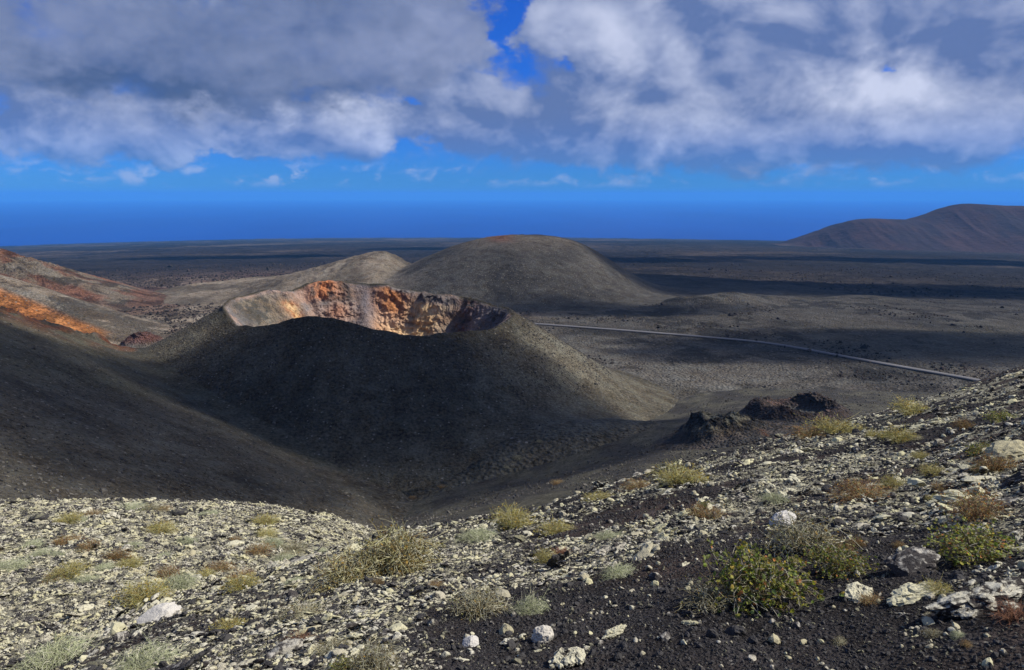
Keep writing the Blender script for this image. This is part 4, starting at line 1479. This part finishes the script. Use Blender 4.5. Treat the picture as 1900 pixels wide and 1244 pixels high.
def h_all(x, y):
    z = np.maximum(h_base(x, y), h_near(x, y))
    rho = np.hypot((x - XC) / RX, (y - YC) / RY)
    z = np.maximum(z, np.where(rho > 1, cone_out(x, y), -99))
    return np.maximum(z, np.where(x < 20, h_left(x, y), -99))


GV = 'dark shrubs dotting the valley'
for (u, v, w) in ((717, 862, 17), (768, 846, 20), (750, 884, 10), (785, 872, 20), (875, 804, 16), (865, 818, 20), (905, 800, 14), (890, 840, 12), (960, 850, 22), (1035, 898, 26), (820, 905, 18), (765, 925, 20), (1000, 820, 14), (940, 868, 12), (800, 836, 10)):
    shrub(u, v, w, random.choice(['rusty', 'curly']), 'one of the small dark shrubs dotting the valley floor', .6, GV, hfun=h_all, name='valley_shrub')


# ------------------------------------------------------------------ rock outcrop, clinker ring and hornito
def crag_object(name, cx, cy, rx, ry, hfun, colfun, label, cat, n=90, m=200, base=h_all):
    s = np.linspace(0, 1, n) ** 0.85
    a = np.linspace(0, 2 * math.pi, m, endpoint=False)
    S, A = np.meshgrid(s, a, indexing='ij')
    X, Y = cx + S * rx * np.cos(A), cy + S * ry * np.sin(A)
    hz = hfun(X, Y) * (1 - sstep(S, 0.8, 1.0))
    Z = base(X, Y) + hz - 0.9 * sstep(S, 0.86, 1.0)
    k = np.clip(hz / 4.0, 0, 1)
    dx = fbm(X / 3.0, Y / 3.0, Z / 2.2, octs=4, gain=0.6); dy = fbm(X / 3.0 + 31, Y / 3.0, Z / 2.2 + 7, octs=4, gain=0.6)
    c = colfun(X, Y, Z, hz)
    X = X + 1.9 * k * dx; Y = Y + 1.9 * k * dy
    Z = Z + k * 0.7 * fbm(X / 1.4, Y / 1.4, Z / 1.4, octs=3, ridged=True)
    o = add_obj(name, grid_mesh(name, X, Y, Z, c, closed=True), MAT_CRAG)
    tag(o, label, cat)
    return o


pO = hit(1372, 806, h_all, 60)
pR = hit(1475, 768, h_all, 60)
print('outcrop', pO, 'ring', pR)


def build_outcrops():
    ox, oy = pO[0], pO[1]
    sc = oy / F

    def out_h(x, y):
        u = (x - ox) / sc; w = (y - oy) / sc
        n = fbm(x / 7, y / 7, octs=4, ridged=True)
        z = 38 * np.exp(-((u + 30) / 56) ** 2 - (w / 120) ** 2) + 30 * np.exp(-((u + 78) / 22) ** 2 - (w / 90) ** 2) + 12 * np.exp(-((u - 60) / 70) ** 2 - ((w - 40) / 100) ** 2)
        return np.maximum(z * sc * (0.85 + 0.45 * n), 0)

    def out_c(X, Y, Z, d):
        n = fbm(X / 3, Y / 3, Z / 3, octs=5)
        c = mixc(np.array((.035, .032, .030)), np.array((.075, .06, .05)), sstep(n, -.2, .4))
        c = mixc(c, np.array((.19, .18, .13)), sstep(d, 1.5, 4) * sstep(n, -.15, .25) * .8)
        return mixc(c, RUST * .4, gauss(X, ox + 12 * sc, 14 * sc) * sstep(n, 0.05, .35) * .6)
    crag_object('rock_outcrop', ox, oy, 190 * sc, 200 * sc, out_h, out_c, 'dark craggy lava outcrop on the hillside beside the golden crest shrub', 'outcrop')

    rx_, ry_ = pR[0], pR[1]
    s2 = ry_ / F

    def ring_h(x, y):
        u = (x - rx_) / s2; w = (y - ry_) / (s2 * 3.0)
        a = np.arctan2(w, u)
        q = np.hypot(u / 84.0, w / 44.0)
        n = fbm(x / 5, y / 5, octs=4, ridged=True)
        wall = np.exp(-((q - 0.82) / 0.23) ** 2)
        hgt = 18 + 13 * np.exp(-((a - 0.35) / 0.5) ** 2) + 6 * np.exp(-((a - 2.3) / 0.6) ** 2) + 9 * np.exp(-((np.abs(a) - 3.0) / 0.5) ** 2)
        return np.maximum(wall * hgt * s2 * (0.85 + 0.32 * n), 0)

    def ring_c(X, Y, Z, d):
        n = fbm(X / 2.6, Y / 2.6, Z / 2.6, octs=5)
        c = mixc(ASH * .8, np.array((.045, .036, .033)), sstep(d, .2, 1.5))
        c = mixc(c, np.array((.085, .055, .046)), sstep(d, .5, 2) * sstep(n, -.1, .35) * gauss(X, rx_ - 5 * s2, 45 * s2))
        return c
    crag_object('clinker_ring', rx_, ry_, 125 * s2, 125 * s2 * 1.75, ring_h, ring_c, 'broken ring of dark reddish clinker on the valley edge below the road', 'rock ring', 110, 240)

    # little red hornito in the gap
    hx, hy = pix_dir(264, 628)[0] * 430, 430.0

    def horn(x, y):
        q = np.hypot(x - hx, y - hy)
        z = 9.6 - 0.60 * q
        z = smin(z, 7.6 + 0.9 * fbm(x / 3, y / 3, octs=3), 1.0)
        return np.maximum(z, 0) + sstep(z, 2, 7) * 0.9 * fbm(x / 3.2, y / 3.2, octs=4, ridged=True)

    def horn_c(X, Y, Z, d):
        n = fbm(X / 3, Y / 3, octs=4)
        c = mixc(ASH * 1.4, np.array((.105, .052, .042)), sstep(d, 1.5, 5.0))
        return mixc(c, np.array((.06, .04, .035)), sstep(n, 0.0, .4) * .7 * sstep(d, 3, 6))
    crag_object('red_hornito', hx, hy, 26, 26, horn, horn_c, 'small red-brown spatter cone in the gap beside the crater hill', 'spatter cone', 80, 160, base=h_base)


build_outcrops()


# ------------------------------------------------------------------ white house on the shore
def build_house():
    sx, sz = pix_dir(1036, 441)
    y = 7000.0
    x = sx * y
    z = float(h_plain(np.array([x]), np.array([y]))[0]) + H
    e = bpy.data.objects.new('shore_building', None)
    COLL.objects.link(e)
    e.location = (x, y, z + 1)
    wm = bpy.data.materials.new('white_render'); wm.use_nodes = True
    t = NT(wm.node_tree)
    pos = t.node('ShaderNodeNewGeometry').outputs['Position']
    t.l.new(t.mix(t.noise(pos, 0.3, 3.0), (.74, .74, .72), (.84, .84, .83)), wm.node_tree.nodes['Principled BSDF'].inputs['Base Color'])
    dm = bpy.data.materials.new('dark_window'); dm.use_nodes = True
    dm.node_tree.nodes['Principled BSDF'].inputs['Base Color'].default_value = (.03, .04, .05, 1)

    def box(name, a, b, mat):
        V = [(px, py, pz) for pz in (a[2], b[2]) for py in (a[1], b[1]) for px in (a[0], b[0])]
        Fc = [(0, 2, 3, 1), (4, 5, 7, 6), (0, 1, 5, 4), (2, 6, 7, 3), (0, 4, 6, 2), (1, 3, 7, 5)]
        me = raw_mesh(name, V, Fc, smooth=False)
        me.materials.append(mat)
        o = bpy.data.objects.new(name, me); COLL.objects.link(o); o.parent = e
        return o
    box('wall', (-20, -6, -6), (8, 6, 9), wm)
    box('wall', (8.1, -7, -6), (22, 5, 6), wm)
    box('roof', (-20.6, -6.6, 9.1), (8.6, 6.6, 10), wm)
    for i in range(4):
        box('window', (-17 + i * 6, -6.25, 2), (-14.5 + i * 6, -6.02, 5), dm)
    tag(e, 'tiny white building on the far shore beyond the domed hill', 'building')


build_house()


# ------------------------------------------------------------------ clouds overhead that shade the hills
M_CLOUD = bpy.data.materials.new('cloud')
M_CLOUD.use_nodes = True
_t = NT(M_CLOUD.node_tree)
M_CLOUD.node_tree.nodes.clear()
_o = _t.node('ShaderNodeOutputMaterial')
_v = _t.node('ShaderNodeVolumePrincipled')
_v.inputs['Color'].default_value = (1, 1, 1, 1)
_v.inputs['Density'].default_value = 0.022
_v.inputs['Anisotropy'].default_value = 0.5
_t.l.new(_v.outputs[0], _o.inputs['Volume'])


def cloud(u, v, ru, rv, thick, depth=None, zc=560.0, hfun=h_all):
    """a cloud standing between the sun and the ground at a photo pixel; ru, rv: half sizes of its shade on the ground in metres"""
    p = hit(u, v, hfun, 30, 5000) if depth is None else np.array([pix_dir(u, v)[0] * depth, depth, pix_dir(u, v)[1] * depth])
    tt = (zc - p[2]) / SUNV[2]
    q = p + SUNV * tt
    V, Fc = ico(4)
    o = u * 0.37 + v * 0.11
    d = 1 + 0.55 * fbm(V[:, 0] * 1.5 + o, V[:, 1] * 1.5, V[:, 2] * 1.5 + .3, octs=4, gain=.6)
    V = V * d[:, None] * np.array((ru, rv, thick * 0.5))
    me = raw_mesh('cloud', V, Fc)
    me.materials.append(M_CLOUD)
    ob = bpy.data.objects.new('cloud', me)
    COLL.objects.link(ob)
    ob.location = (q[0], q[1], q[2] + H)
    tag(ob, 'cloud overhead shading part of the hills', kind='stuff', group='clouds overhead')


cloud(815, 722, 60, 35, 130)
cloud(560, 680, 52, 32, 100)
cloud(130, 730, 78, 80, 75)
cloud(1020, 850, 60, 36, 50)
cloud(1150, 520, 80, 90, 110)
cloud(1290, 530, 280, 130, 150)
cloud(1600, 530, 220, 120, 110)
cloud(1860, 520, 160, 70, 80)
cloud(1700, 640, 150, 60, 90)
cloud(1400, 655, 70, 34, 70)
cloud(1120, 575, 110, 40, 60)
cloud(1700, 466, 600, 200, 130, depth=1900, zc=800)
cloud(1150, 470, 260, 160, 110, depth=1700, zc=800)
cloud(450, 464, 380, 150, 110, depth=2000, zc=800)
cloud(800, 458, 300, 160, 90, depth=2700, zc=800)


# ------------------------------------------------------------------ air
def build_haze():
    m = bpy.data.materials.new('sea_air')
    m.use_nodes = True
    t = NT(m.node_tree)
    m.node_tree.nodes.clear()
    o = t.node('ShaderNodeOutputMaterial')
    v = t.node('ShaderNodeVolumePrincipled')
    v.inputs['Color'].default_value = (0.11, 0.45, 1.0, 1)
    v.inputs['Density'].default_value = 4.5e-5
    v.inputs['Anisotropy'].default_value = 0.0
    t.l.new(v.outputs[0], o.inputs['Volume'])
    a, b = (-62000, -3000, -70), (62000, 62000, H + 140)
    V = [(px, py, pz) for pz in (a[2], b[2]) for py in (a[1], b[1]) for px in (a[0], b[0])]
    Fc = [(0, 2, 3, 1), (4, 5, 7, 6), (0, 1, 5, 4), (2, 6, 7, 3), (0, 4, 6, 2), (1, 3, 7, 5)]
    me = raw_mesh('haze', V, Fc, smooth=False)
    me.materials.append(m)
    ob = bpy.data.objects.new('haze', me)
    COLL.objects.link(ob)
    tag(ob, 'thin blue sea haze over the plain', kind='stuff')


build_haze()
